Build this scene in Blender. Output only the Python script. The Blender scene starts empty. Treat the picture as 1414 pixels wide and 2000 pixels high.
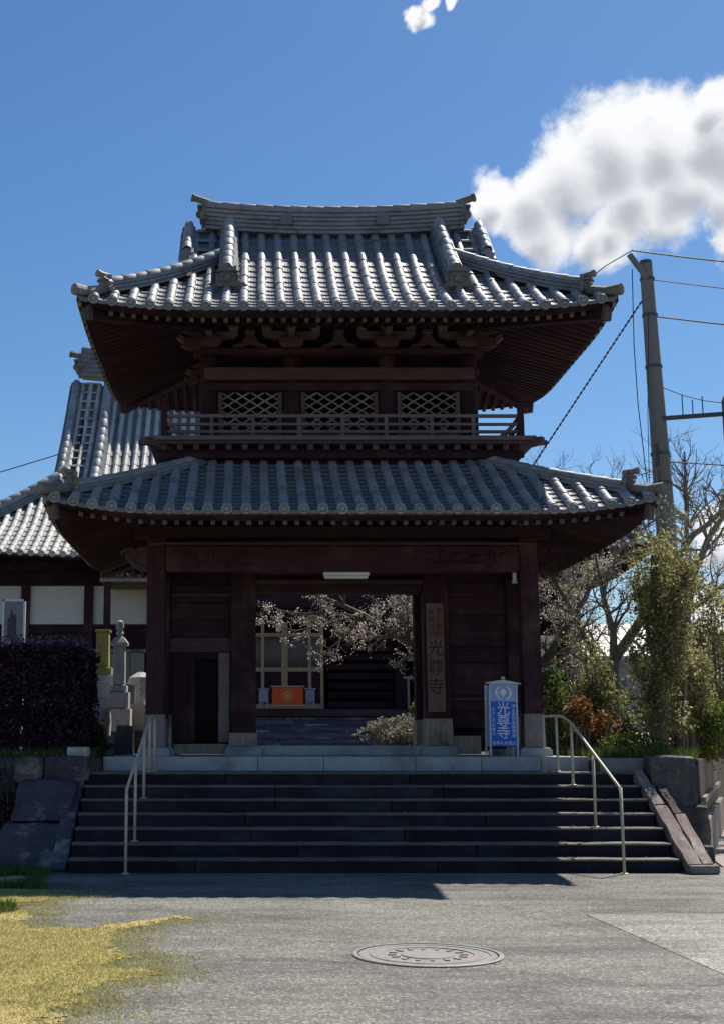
import bpy, math, random
import numpy as np
from mathutils import Vector, Matrix, noise
rnd = random.Random(7)
nrs = np.random.RandomState(7)
R = math.radians
scene = bpy.context.scene
COL = scene.collection

# ------------------------------------------------------------------ camera
cam_d = bpy.data.cameras.new('camera')
cam = bpy.data.objects.new('camera', cam_d)
COL.objects.link(cam)
cam.location = (0.0, 0.0, 1.55)
cam.rotation_euler = (R(90.0) + math.atan(450.0 / 2600.0), 0.0, 0.0)
cam_d.sensor_fit = 'VERTICAL'
cam_d.sensor_height = 36.0
cam_d.lens = 36.0 * 2600.0 / 2000.0
cam_d.shift_x = 217.0 / 2000.0
cam_d.clip_start = 0.1
cam_d.clip_end = 3000.0
scene.camera = cam

# ------------------------------------------------------------------ light, sky, exposure
SUN_AZ, SUN_EL = R(37.5), R(55.4)          # azimuth from +Y (straight ahead) towards +X
SUN = Vector((math.sin(SUN_AZ) * math.cos(SUN_EL), math.cos(SUN_AZ) * math.cos(SUN_EL), math.sin(SUN_EL)))
sun_d = bpy.data.lights.new('sun', 'SUN')
sun_d.energy = 4.8
sun_d.angle = R(0.5)
sun_d.color = (1.0, 0.94, 0.83)
sun = bpy.data.objects.new('sun', sun_d)
COL.objects.link(sun)
sun.location = SUN * 60
sun.rotation_euler = (-SUN).to_track_quat('-Z', 'Y').to_euler()

vs = scene.view_settings
scene.display_settings.display_device = 'sRGB'
vs.view_transform = 'Standard'
vs.look = 'None'
vs.exposure = 0.60
vs.gamma = 1.0
vs.use_curve_mapping = False
scene.cycles.use_denoising = True
scene.cycles.max_bounces = 6
scene.cycles.diffuse_bounces = 3
scene.cycles.transparent_max_bounces = 6

SKY_STRENGTH = 0.072
world = bpy.data.worlds.new('World')
scene.world = world
world.use_nodes = True


def build_world():
    nt = world.node_tree
    nt.nodes.clear()
    N, L = nt.nodes.new, nt.links.new
    out = N('ShaderNodeOutputWorld')
    bg = N('ShaderNodeBackground')
    bg.inputs['Strength'].default_value = SKY_STRENGTH
    sky = N('ShaderNodeTexSky')
    sky.sky_type = 'NISHITA'
    sky.sun_disc = False
    sky.sun_elevation = SUN_EL
    sky.sun_rotation = SUN_AZ
    sky.air_density = 1.0
    sky.dust_density = 0.3
    sky.ozone_density = 4.0
    geo = N('ShaderNodeNewGeometry')
    # the clouds: a field of soft puffs on the celestial sphere, broken up by fractal noise
    puffs = [(20.6, 24.1, 2.4), (18.4, 24.1, 2.3), (16.3, 24.0, 2.6), (14.5, 23.0, 2.4), (12.7, 22.5, 2.1),
             (10.9, 22.6, 1.2), (13.2, 21.3, 1.7), (15.0, 20.9, 1.6), (17.0, 22.2, 2.0), (19.2, 22.6, 2.2), (22.0, 22.8, 2.8),
             (22.6, 24.0, 2.4), (22.0, 25.2, 1.5), (20.6, 25.4, 1.0), (20.9, 20.3, 1.0), (7.95, 30.0, 0.52), (8.3, 30.7, 0.40), (9.3, 30.5, 0.30), (9.9, 30.6, 0.2), (20.4, 21.9, 1.7), (18.2, 21.4, 1.4), (16.0, 21.2, 1.4), (20.0, 8.0, 1.6),
             (19.5, 4.5, 2.4), (26.5, 23.0, 3.6), (34.0, 16.0, 4.0), (38.0, 17.0, 3.0), (-48.0, 20.0, 5.0), (-54.0, 22.0, 4.0),
             (-120.0, 26.0, 6.0), (-128.0, 24.0, 5.0), (160.0, 30.0, 6.0), (168.0, 27.0, 5.0), (95.0, 22.0, 6.0), (102.0, 24.0, 4.0)]
    grp = bpy.data.node_groups.new('cloud_density', 'ShaderNodeTree')
    grp.interface.new_socket('Vector', in_out='INPUT', socket_type='NodeSocketVector')
    grp.interface.new_socket('Density', in_out='OUTPUT', socket_type='NodeSocketFloat')
    GN, GL = grp.nodes.new, grp.links.new
    gi, go = GN('NodeGroupInput'), GN('NodeGroupOutput')
    warp = GN('ShaderNodeTexNoise')
    warp.inputs['Scale'].default_value = 26.0
    warp.inputs['Detail'].default_value = 4.0
    GL(gi.outputs[0], warp.inputs['Vector'])
    wsub = GN('ShaderNodeVectorMath'); wsub.operation = 'SUBTRACT'
    GL(warp.outputs['Color'], wsub.inputs[0]); wsub.inputs[1].default_value = (0.5, 0.5, 0.5)
    wmul = GN('ShaderNodeVectorMath'); wmul.operation = 'SCALE'; wmul.inputs['Scale'].default_value = 0.035
    GL(wsub.outputs[0], wmul.inputs[0])
    wadd = GN('ShaderNodeVectorMath'); wadd.operation = 'ADD'
    GL(gi.outputs[0], wadd.inputs[0]); GL(wmul.outputs[0], wadd.inputs[1])
    prev = None
    for az, el, rad in puffs:
        az, el, rad = R(az), R(el), R(rad)
        d = GN('ShaderNodeVectorMath'); d.operation = 'DISTANCE'
        GL(wadd.outputs[0], d.inputs[0])
        d.inputs[1].default_value = (math.sin(az) * math.cos(el), math.cos(az) * math.cos(el), math.sin(el))
        m = GN('ShaderNodeMath'); m.operation = 'MULTIPLY_ADD'
        GL(d.outputs['Value'], m.inputs[0]); m.inputs[1].default_value = -1.0 / rad; m.inputs[2].default_value = 1.0
        if prev is None:
            prev = m.outputs[0]
        else:
            x = GN('ShaderNodeMath'); x.operation = 'SMOOTH_MAX'; x.inputs[2].default_value = 0.25
            GL(prev, x.inputs[0]); GL(m.outputs[0], x.inputs[1]); prev = x.outputs[0]
    fbm = GN('ShaderNodeTexNoise')
    fbm.inputs['Scale'].default_value = 26.0
    fbm.inputs['Detail'].default_value = 9.0
    fbm.inputs['Roughness'].default_value = 0.61
    GL(gi.outputs[0], fbm.inputs['Vector'])
    fm = GN('ShaderNodeMath'); fm.operation = 'MULTIPLY_ADD'
    GL(fbm.outputs[0], fm.inputs[0]); fm.inputs[1].default_value = 1.65; fm.inputs[2].default_value = -0.82
    cl = GN('ShaderNodeMath'); cl.operation = 'MAXIMUM'; cl.inputs[1].default_value = -1.5
    GL(prev, cl.inputs[0])
    s = GN('ShaderNodeMath'); s.operation = 'ADD'
    GL(cl.outputs[0], s.inputs[0]); GL(fm.outputs[0], s.inputs[1])
    GL(s.outputs[0], go.inputs[0])
    grp.interface.new_socket('Thickness', in_out='OUTPUT', socket_type='NodeSocketFloat')
    tk = GN('ShaderNodeMath'); tk.operation = 'MULTIPLY_ADD'; tk.inputs[1].default_value = 0.22
    GL(fm.outputs[0], tk.inputs[0]); GL(cl.outputs[0], tk.inputs[2])
    GL(tk.outputs[0], go.inputs[1])

    neg = N('ShaderNodeVectorMath'); neg.operation = 'SCALE'; neg.inputs['Scale'].default_value = -1.0
    L(geo.outputs['Incoming'], neg.inputs[0])
    g1 = N('ShaderNodeGroup'); g1.node_tree = grp
    L(neg.outputs[0], g1.inputs[0])
    off = N('ShaderNodeVectorMath'); off.operation = 'ADD'
    L(neg.outputs[0], off.inputs[0]); off.inputs[1].default_value = tuple(SUN * 0.030)
    nrm = N('ShaderNodeVectorMath'); nrm.operation = 'NORMALIZE'
    L(off.outputs[0], nrm.inputs[0])
    g2 = N('ShaderNodeGroup'); g2.node_tree = grp
    L(nrm.outputs[0], g2.inputs[0])
    al = N('ShaderNodeMapRange'); al.interpolation_type = 'SMOOTHSTEP'
    al.inputs['From Min'].default_value = -0.12; al.inputs['From Max'].default_value = 0.42
    L(g1.outputs[0], al.inputs['Value'])
    # thickness between a point of the cloud and the sun greys it
    th = N('ShaderNodeMapRange'); th.interpolation_type = 'SMOOTHSTEP'
    th.inputs['From Min'].default_value = 0.28; th.inputs['From Max'].default_value = 0.95
    L(g2.outputs[1], th.inputs['Value'])
    cc = N('ShaderNodeMix'); cc.data_type = 'RGBA'
    k = 0.66 / SKY_STRENGTH
    cc.inputs['A'].default_value = (0.97 * k, 0.98 * k, 1.0 * k, 1)
    cc.inputs['B'].default_value = (0.50 * k, 0.53 * k, 0.59 * k, 1)
    L(th.outputs[0], cc.inputs['Factor'])
    hs = N('ShaderNodeHueSaturation')
    hs.inputs['Saturation'].default_value = 1.2
    hs.inputs['Value'].default_value = 1.0
    L(sky.outputs[0], hs.inputs['Color'])
    mx = N('ShaderNodeMix'); mx.data_type = 'RGBA'
    L(al.outputs[0], mx.inputs['Factor'])
    L(hs.outputs[0], mx.inputs['A'])
    L(cc.outputs['Result'], mx.inputs['B'])
    L(mx.outputs['Result'], bg.inputs['Color'])
    L(bg.outputs[0], out.inputs[0])


build_world()


# ------------------------------------------------------------------ materials
def new_mat(name):
    m = bpy.data.materials.new(name)
    m.use_nodes = True
    nt = m.node_tree
    b = nt.nodes['Principled BSDF']
    return m, nt, b


def ramp(nt, fac, stops):
    n = nt.nodes.new('ShaderNodeValToRGB')
    cr = n.color_ramp
    while len(cr.elements) < len(stops):
        cr.elements.new(0.5)
    for e, (p, c) in zip(cr.elements, stops):
        e.position = p
        e.color = (c[0], c[1], c[2], 1)
    nt.links.new(fac, n.inputs[0])
    return n.outputs[0]


def noise_tex(nt, scale, detail=5, rough=0.6, stretch=None, coord='Object'):
    tc = nt.nodes.new('ShaderNodeTexCoord')
    n = nt.nodes.new('ShaderNodeTexNoise')
    n.inputs['Scale'].default_value = scale
    n.inputs['Detail'].default_value = detail
    n.inputs['Roughness'].default_value = rough
    if stretch:
        mp = nt.nodes.new('ShaderNodeMapping')
        mp.inputs['Scale'].default_value = stretch
        nt.links.new(tc.outputs[coord], mp.inputs[0])
        nt.links.new(mp.outputs[0], n.inputs['Vector'])
    else:
        nt.links.new(tc.outputs[coord], n.inputs['Vector'])
    return n.outputs[0]


def mixc(nt, fac, a, b, mode='MIX'):
    m = nt.nodes.new('ShaderNodeMix')
    m.data_type = 'RGBA'
    m.blend_type = mode
    for k, v in (('Factor', fac), ('A', a), ('B', b)):
        s = m.inputs[k]
        if isinstance(v, (int, float)):
            s.default_value = v
        elif isinstance(v, tuple):
            s.default_value = (v[0], v[1], v[2], 1)
        else:
            nt.links.new(v, s)
    return m.outputs['Result']


def math_n(nt, op, a, b=None):
    m = nt.nodes.new('ShaderNodeMath')
    m.operation = op
    for i, v in enumerate((a, b)):
        if v is None:
            continue
        if isinstance(v, (int, float)):
            m.inputs[i].default_value = v
        else:
            nt.links.new(v, m.inputs[i])
    return m.outputs[0]


def bump(nt, b, h, strength=0.3, dist=0.01):
    n = nt.nodes.new('ShaderNodeBump')
    n.inputs['Strength'].default_value = strength
    n.inputs['Distance'].default_value = dist
    nt.links.new(h, n.inputs['Height'])
    nt.links.new(n.outputs[0], b.inputs['Normal'])


def surf_mat(name, dark, light, scale=3.0, rough=0.8, grain=None, vary=0.25, bumpd=0.01, bumps=0.4, spec=0.3, stain=None, stain_scale=1.2, fine=28.0):
    """A weathered surface: two tones by fractal noise, a per-object shift, fine relief, an optional stain colour."""
    m, nt, b = new_mat(name)
    f = noise_tex(nt, scale, 8, 0.65, grain)
    col = ramp(nt, f, [(0.32, dark), (0.68, light)])
    fn = noise_tex(nt, fine, 4, 0.7, grain)
    col = mixc(nt, 0.35, col, ramp(nt, fn, [(0.3, tuple(c * 0.55 for c in dark)), (0.7, tuple(min(1, c * 1.25) for c in light))]))
    if stain:
        sf = noise_tex(nt, stain_scale, 6, 0.7)
        k = ramp(nt, sf, [(0.52, (0, 0, 0)), (0.66, (1, 1, 1))])
        col = mixc(nt, k, col, stain)
    oi = nt.nodes.new('ShaderNodeObjectInfo')
    v = math_n(nt, 'MULTIPLY_ADD', oi.outputs['Random'], vary)
    v.node.inputs[2].default_value = 1.0 - vary / 2
    hsv = nt.nodes.new('ShaderNodeHueSaturation')
    nt.links.new(col, hsv.inputs['Color'])
    nt.links.new(v, hsv.inputs['Value'])
    nt.links.new(hsv.outputs[0], b.inputs['Base Color'])
    b.inputs['Roughness'].default_value = rough
    b.inputs['Specular IOR Level'].default_value = spec
    bump(nt, b, fn, bumps, bumpd)
    return m


def leaf_mat(name, stops, trans=0.35, rough=0.6, patch=0.3, pscale=1.6):
    m, nt, b = new_mat(name)
    g = nt.nodes.new('ShaderNodeNewGeometry')
    f = noise_tex(nt, pscale, 4)
    fac = math_n(nt, 'ADD', math_n(nt, 'MULTIPLY', g.outputs['Random Per Island'], 1.0 - patch), math_n(nt, 'MULTIPLY', f, patch))
    col = ramp(nt, fac, stops)
    nt.links.new(col, b.inputs['Base Color'])
    b.inputs['Roughness'].default_value = rough
    b.inputs['Specular IOR Level'].default_value = 0.25
    if trans:
        t = nt.nodes.new('ShaderNodeBsdfTranslucent')
        nt.links.new(col, t.inputs[0])
        mx = nt.nodes.new('ShaderNodeMixShader')
        mx.inputs[0].default_value = trans
        o = nt.nodes['Material Output']
        nt.links.new(b.outputs[0], mx.inputs[1])
        nt.links.new(t.outputs[0], mx.inputs[2])
        nt.links.new(mx.outputs[0], o.inputs[0])
    return m


M = {}
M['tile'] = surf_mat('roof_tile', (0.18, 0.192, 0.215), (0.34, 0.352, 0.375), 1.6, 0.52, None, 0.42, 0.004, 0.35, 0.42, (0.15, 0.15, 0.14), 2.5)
M['pan'] = surf_mat('shaded_pan_tile', (0.075, 0.080, 0.095), (0.17, 0.178, 0.20), 4.0, 0.5, None, 0.2, 0.004, 0.3, 0.45, (0.10, 0.10, 0.095), 3.0)  # darker than the cover tiles: shade between the rolls put into the colour
M['tile_end'] = surf_mat('ridge_end_clay', (0.11, 0.105, 0.10), (0.24, 0.22, 0.20), 9.0, 0.6, None, 0.3, 0.01, 0.6)
M['wood'] = surf_mat('old_dark_timber', (0.018, 0.0060, 0.0125), (0.046, 0.0175, 0.0300), 2.0, 0.75, (1, 1, 7), 0.55, 0.006, 0.5, 0.2, (0.070, 0.042, 0.046), 1.4)  # purple shadow tint mixed into this and the next two timber colours
M['woodx'] = surf_mat('old_dark_beam', (0.023, 0.0082, 0.0155), (0.064, 0.0270, 0.0420), 2.0, 0.75, (0.7, 9, 9), 0.55, 0.008, 0.6, 0.2, (0.075, 0.043, 0.047), 1.4)
M['wood_v'] = surf_mat('old_dark_post', (0.019, 0.0065, 0.0130), (0.062, 0.0240, 0.0370), 2.0, 0.78, (11, 11, 0.6), 0.4, 0.010, 0.7, 0.2, (0.085, 0.052, 0.052), 1.2)
M['wood_mid'] = surf_mat('sun_bleached_timber', (0.052, 0.028, 0.038), (0.112, 0.070, 0.082), 2.4, 0.75, (1, 6, 6), 0.3, 0.006, 0.5, 0.25)
M['wood_pale'] = surf_mat('weathered_pale_timber', (0.20, 0.16, 0.13), (0.40, 0.33, 0.26), 3.0, 0.8, (6, 6, 1), 0.3, 0.006, 0.5, 0.25, (0.10, 0.075, 0.065), 2.0)
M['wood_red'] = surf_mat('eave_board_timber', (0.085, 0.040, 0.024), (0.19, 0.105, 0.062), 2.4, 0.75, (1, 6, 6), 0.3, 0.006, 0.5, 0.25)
M['endgrain'] = surf_mat('rafter_end', (0.05, 0.033, 0.036), (0.14, 0.105, 0.105), 8.0, 0.8, None, 0.6)
M['granite'] = surf_mat('granite_kerb', (0.26, 0.27, 0.29), (0.40, 0.41, 0.43), 6.0, 0.75, None, 0.18, 0.004, 0.4, 0.3, (0.20, 0.20, 0.205), 1.5, 60.0)
M['step'] = surf_mat('old_shaded_step_stone', (0.008, 0.0062, 0.0110), (0.026, 0.020, 0.033), 2.5, 0.8, None, 0.5, 0.01, 0.6, 0.2, (0.036, 0.033, 0.040), 1.1, 40.0)  # near-black risers: shade of the flight put into the colour
M['tread'] = surf_mat('lit_worn_tread', (0.072, 0.065, 0.064), (0.18, 0.162, 0.148), 2.5, 0.7, None, 0.3, 0.008, 0.5, 0.35, (0.10, 0.10, 0.10), 1.2, 40.0)  # paler than the risers: light on the treads put into the colour
M['stone_d'] = surf_mat('dark_wall_stone', (0.035, 0.031, 0.034), (0.12, 0.112, 0.112), 3.5, 0.9, None, 0.4, 0.05, 0.9, 0.25, (0.22, 0.215, 0.20), 1.6, 22.0)
M['stone_p'] = surf_mat('purple_grey_stone', (0.042, 0.036, 0.052), (0.115, 0.103, 0.132), 3.2, 0.9, None, 0.3, 0.05, 0.9, 0.25, (0.30, 0.31, 0.29), 1.5, 24.0)
M['stone_l'] = surf_mat('pale_grave_stone', (0.30, 0.28, 0.27), (0.48, 0.46, 0.44), 5.0, 0.8, None, 0.25, 0.008, 0.5, 0.3, (0.24, 0.22, 0.20), 3.0)
M['lichen'] = surf_mat('lichen_stone', (0.20, 0.18, 0.045), (0.38, 0.34, 0.12), 5.0, 0.9, None, 0.2, 0.012, 0.7, 0.2, (0.16, 0.13, 0.06), 3.0)
M['plaster'] = surf_mat('white_plaster', (0.64, 0.63, 0.60), (0.76, 0.75, 0.72), 1.2, 0.85, None, 0.08, 0.003, 0.2)
M['cream'] = surf_mat('cream_painted_pipe', (0.44, 0.385, 0.265), (0.58, 0.515, 0.375), 8.0, 0.5, None, 0.1, 0.002, 0.2, 0.4, (0.40, 0.33, 0.20), 7.0)
M['concrete'] = surf_mat('pole_concrete', (0.13, 0.13, 0.125), (0.22, 0.215, 0.205), 1.5, 0.85, (3, 3, 0.4), 0.1, 0.006, 0.4, 0.3, (0.16, 0.15, 0.14), 1.2)
M['metal'] = surf_mat('dark_metal', (0.03, 0.032, 0.036), (0.07, 0.072, 0.078), 6.0, 0.45, None, 0.1, 0.002, 0.2, 0.5)
M['cable'] = surf_mat('black_cable', (0.012, 0.012, 0.014), (0.03, 0.03, 0.034), 3.0, 0.6)
M['white'] = surf_mat('white_enamel', (0.70, 0.70, 0.68), (0.82, 0.82, 0.80), 3.0, 0.35, None, 0.05, 0.001, 0.1, 0.5)
M['bark'] = surf_mat('tree_bark', (0.075, 0.058, 0.045), (0.20, 0.165, 0.13), 6.0, 0.9, (3, 3, 1), 0.2, 0.02, 0.8, 0.2, (0.17, 0.17, 0.08), 2.5)
M['twig'] = surf_mat('twig_bark', (0.11, 0.085, 0.072), (0.24, 0.19, 0.155), 6.0, 0.9)
M['soil'] = surf_mat('garden_soil', (0.06, 0.048, 0.035), (0.16, 0.13, 0.10), 2.5, 0.95, None, 0.1, 0.03, 0.7, 0.1, (0.05, 0.07, 0.025), 0.6)
M['orange'] = surf_mat('orange_cloth', (0.55, 0.085, 0.018), (0.66, 0.13, 0.03), 3.0, 0.8, None, 0.05, 0.004, 0.3)
M['grey_paint'] = surf_mat('grey_paint', (0.22, 0.22, 0.26), (0.32, 0.32, 0.36), 4.0, 0.6)
M['black'] = surf_mat('black_timber', (0.010, 0.006, 0.007), (0.022, 0.012, 0.014), 3.0, 0.85, None, 0.2, 0.004, 0.3, 0.1)
M['ink'] = surf_mat('black_ink', (0.012, 0.010, 0.011), (0.025, 0.02, 0.02), 5.0, 0.7, None, 0.0, 0.001, 0.1)
M['gold'] = surf_mat('gold_print', (0.62, 0.40, 0.08), (0.75, 0.52, 0.14), 5.0, 0.5, None, 0.0, 0.001, 0.1)
M['blue'] = surf_mat('blue_print', (0.010, 0.11, 0.52), (0.014, 0.14, 0.60), 2.0, 0.45, None, 0.0, 0.001, 0.1, 0.4)
M['pale_blue'] = surf_mat('pale_blue_print', (0.24, 0.37, 0.64), (0.34, 0.46, 0.70), 3.0, 0.45, None, 0.0, 0.001, 0.1, 0.4)
M['alu'] = surf_mat('aluminium_frame', (0.48, 0.49, 0.50), (0.62, 0.62, 0.63), 5.0, 0.4, None, 0.05, 0.001, 0.1, 0.5)
M['board'] = surf_mat('name_board_wood', (0.12, 0.058, 0.046), (0.25, 0.14, 0.11), 1.6, 0.75, (7, 7, 0.7), 0.0, 0.004, 0.4)
M['glass'] = surf_mat('window_glass', (0.02, 0.025, 0.03), (0.05, 0.055, 0.065), 2.0, 0.08, None, 0.05, 0.0, 0.0, 0.6)
M['beige_wood'] = surf_mat('beige_joinery', (0.36, 0.25, 0.15), (0.52, 0.38, 0.24), 2.0, 0.7, (6, 6, 0.8), 0.15, 0.003, 0.3)
M['blue_stone'] = surf_mat('blue_grey_step', (0.05, 0.052, 0.10), (0.13, 0.13, 0.21), 3.0, 0.7, (0.6, 3, 3), 0.8, 0.006, 0.5)
M['iron'] = surf_mat('cast_iron', (0.16, 0.15, 0.142), (0.29, 0.272, 0.258), 5.0, 0.6, None, 0.1, 0.004, 0.5, 0.4, (0.24, 0.19, 0.155), 5.0)
M['picket'] = surf_mat('picket_concrete', (0.13, 0.10, 0.08), (0.26, 0.215, 0.175), 4.0, 0.85, None, 0.3, 0.006, 0.5)
M['far_roof'] = surf_mat('pale_metal_roof', (0.50, 0.49, 0.47), (0.62, 0.61, 0.58), 1.0, 0.6, None, 0.1)
M['far_wall'] = surf_mat('grey_house_wall', (0.34, 0.35, 0.36), (0.46, 0.46, 0.46), 1.0, 0.8, None, 0.1)

M['leaf_hedge'] = leaf_mat('purple_hedge_leaf', [(0.1, (0.014, 0.006, 0.011)), (0.6, (0.040, 0.017, 0.032)), (0.88, (0.10, 0.052, 0.088)), (0.985, (0.20, 0.16, 0.15))], 0.2)
M['lattice'] = surf_mat('grey_lattice_timber', (0.13, 0.10, 0.105), (0.27, 0.215, 0.21), 3.0, 0.8, None, 0.4)
M['rail_wood'] = surf_mat('grey_brown_rail_timber', (0.085, 0.062, 0.068), (0.17, 0.13, 0.135), 3.0, 0.8, (1, 6, 6), 0.35)
M['ridge'] = surf_mat('ridge_flat_tile', (0.12, 0.126, 0.14), (0.24, 0.25, 0.265), 2.0, 0.5, None, 0.3, 0.004, 0.3, 0.45, (0.10, 0.10, 0.095), 2.5)
M['lattice_wood'] = surf_mat('pale_lattice_timber', (0.19, 0.155, 0.15), (0.36, 0.30, 0.28), 3.0, 0.8, None, 0.4)
M['hall_tile'] = surf_mat('pale_hall_tile', (0.34, 0.335, 0.32), (0.56, 0.55, 0.52), 2.2, 0.42, None, 0.25, 0.004, 0.3, 0.5, (0.24, 0.23, 0.21), 2.5)
M['pale_twig'] = surf_mat('pale_twig_bark', (0.26, 0.22, 0.19), (0.46, 0.41, 0.36), 6.0, 0.9)  # paler than the ordinary twig bark
M['leaf_ivy'] = leaf_mat('ivy_leaf', [(0.1, (0.08, 0.08, 0.03)), (0.4, (0.20, 0.19, 0.075)), (0.7, (0.33, 0.31, 0.13)), (0.95, (0.56, 0.51, 0.30))], 0.55)
M['leaf_green'] = leaf_mat('green_leaf', [(0.1, (0.025, 0.045, 0.010)), (0.5, (0.12, 0.165, 0.03)), (0.9, (0.30, 0.33, 0.075))], 0.45)
M['leaf_brown'] = leaf_mat('mixed_undergrowth_leaf', [(0.1, (0.05, 0.042, 0.020)), (0.4, (0.13, 0.11, 0.055)), (0.7, (0.18, 0.17, 0.07)), (0.95, (0.46, 0.38, 0.27))], 0.4)
M['leaf_orange'] = leaf_mat('orange_shrub_leaf', [(0.1, (0.07, 0.035, 0.014)), (0.5, (0.22, 0.095, 0.035)), (0.9, (0.38, 0.20, 0.075))], 0.35)
M['blossom'] = leaf_mat('pale_bud', [(0.1, (0.26, 0.215, 0.18)), (0.5, (0.60, 0.54, 0.47)), (0.9, (0.78, 0.72, 0.65))], 0.45)
M['azalea'] = leaf_mat('frosted_shrub_leaf', [(0.1, (0.05, 0.042, 0.03)), (0.45, (0.22, 0.19, 0.13)), (0.9, (0.60, 0.57, 0.50))], 0.2)
M['leaf_lit_shoot'] = leaf_mat('lit_purple_shoot', [(0.1, (0.06, 0.03, 0.06)), (0.5, (0.14, 0.085, 0.145)), (0.9, (0.26, 0.19, 0.26))], 0.3)  # brighter hedge leaf: light on the hedge top put into the colour
M['bark_pale'] = surf_mat('pale_bark', (0.13, 0.11, 0.09), (0.32, 0.28, 0.235), 6.0, 0.9, (3, 3, 1), 0.2, 0.02, 0.8, 0.2, (0.20, 0.20, 0.10), 2.5)
M['dry_grass'] = leaf_mat('dry_lawn_blade', [(0.05, (0.13, 0.10, 0.03)), (0.35, (0.32, 0.30, 0.095)), (0.7, (0.50, 0.45, 0.19)), (0.95, (0.64, 0.58, 0.34))], 0.3, 0.8, 0.62, 2.2)
M['green_grass'] = leaf_mat('green_grass_blade', [(0.1, (0.03, 0.055, 0.012)), (0.5, (0.075, 0.125, 0.025)), (0.9, (0.19, 0.22, 0.06))], 0.35, 0.7)


def asphalt_mat(name, lo, hi):
    m, nt, b = new_mat(name)
    tc = nt.nodes.new('ShaderNodeTexCoord')
    big = noise_tex(nt, 0.45, 6, 0.62)
    mid = noise_tex(nt, 2.6, 6, 0.7, (0.6, 1.6, 1))
    c1 = ramp(nt, big, [(0.3, lo), (0.7, hi)])
    c2 = ramp(nt, mid, [(0.3, tuple(c * 0.72 for c in lo)), (0.72, tuple(c * 1.12 for c in hi))])
    col = mixc(nt, 0.5, c1, c2)
    v = nt.nodes.new('ShaderNodeTexVoronoi')
    v.inputs['Scale'].default_value = 62.0
    nt.links.new(tc.outputs['Object'], v.inputs['Vector'])
    sp = nt.nodes.new('ShaderNodeSeparateColor')
    nt.links.new(v.outputs['Color'], sp.inputs[0])
    st = ramp(nt, sp.outputs[0], [(0.0, (0.42, 0.42, 0.42)), (0.55, (0.92, 0.92, 0.91)), (0.86, (1.25, 1.24, 1.2)), (1.0, (2.3, 2.25, 2.15))])
    col = mixc(nt, 0.85, col, st, 'MULTIPLY')
    st2 = noise_tex(nt, 0.9, 7, 0.7, (0.45, 1.3, 1))
    col = mixc(nt, 1.0, col, ramp(nt, st2, [(0.36, (0.56, 0.55, 0.54)), (0.52, (1.0, 1.0, 1.0)), (0.70, (1.18, 1.17, 1.13))]), 'MULTIPLY')
    fine = noise_tex(nt, 160.0, 3, 0.8)
    col = mixc(nt, 0.5, col, ramp(nt, fine, [(0.3, (0.5, 0.5, 0.5)), (0.7, (1.5, 1.5, 1.5))]), 'MULTIPLY')
    # cracks
    cv = nt.nodes.new('ShaderNodeTexVoronoi')
    cv.feature = 'DISTANCE_TO_EDGE'
    cv.inputs['Scale'].default_value = 0.28
    nv = noise_tex(nt, 1.1, 5, 0.7)
    add = nt.nodes.new('ShaderNodeVectorMath'); add.operation = 'ADD'
    nt.links.new(tc.outputs['Object'], add.inputs[0]); nt.links.new(nv.node.outputs['Color'], add.inputs[1])
    nt.links.new(add.outputs[0], cv.inputs['Vector'])
    ck = ramp(nt, cv.outputs['Distance'], [(0.0, (0.55, 0.55, 0.55)), (0.006, (1, 1, 1))])
    col = mixc(nt, 1.0, col, ck, 'MULTIPLY')
    nt.links.new(col, b.inputs['Base Color'])
    b.inputs['Roughness'].default_value = 0.82
    b.inputs['Specular IOR Level'].default_value = 0.3
    bump(nt, b, v.outputs['Distance'], 0.5, 0.006)
    return m


M['asphalt'] = asphalt_mat('worn_asphalt', (0.095, 0.093, 0.086), (0.205, 0.20, 0.184))
M['asphalt2'] = asphalt_mat('paler_asphalt', (0.215, 0.21, 0.195), (0.30, 0.295, 0.275))
M['earth'] = surf_mat('earth', (0.10, 0.085, 0.06), (0.20, 0.17, 0.12), 0.5, 0.95, None, 0.0, 0.02, 0.5, 0.1, (0.08, 0.10, 0.04), 0.2, 12.0)
M['thatch'] = surf_mat('dry_lawn_thatch', (0.30, 0.235, 0.09), (0.52, 0.42, 0.185), 3.0, 0.95, None, 0.0, 0.02, 0.6, 0.1, (0.20, 0.16, 0.07), 2.0, 60.0)
M['gravel'] = surf_mat('pink_gravel', (0.20, 0.165, 0.15), (0.36, 0.31, 0.285), 1.2, 0.9, None, 0.0, 0.02, 0.6, 0.2, None, 1.0, 50.0)

# ------------------------------------------------------------------ object helpers
ORG = {}


def link(o, parent=None):
    COL.objects.link(o)
    if parent is not None:
        o.parent = parent
    return o


def origin(parent):
    return ORG[parent.name] if parent is not None else Vector((0, 0, 0))


def tag(o, label=None, cat=None, group=None, kind=None):
    if label: o['label'] = label
    if cat: o['category'] = cat
    if group: o['group'] = group
    if kind: o['kind'] = kind
    return o


def thing(name, label, cat, loc, group=None):
    o = bpy.data.objects.new(name, None)
    o.empty_display_size = 0.2
    link(o)
    o.location = loc
    ORG[o.name] = Vector(loc)
    return tag(o, label, cat, group)


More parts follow.
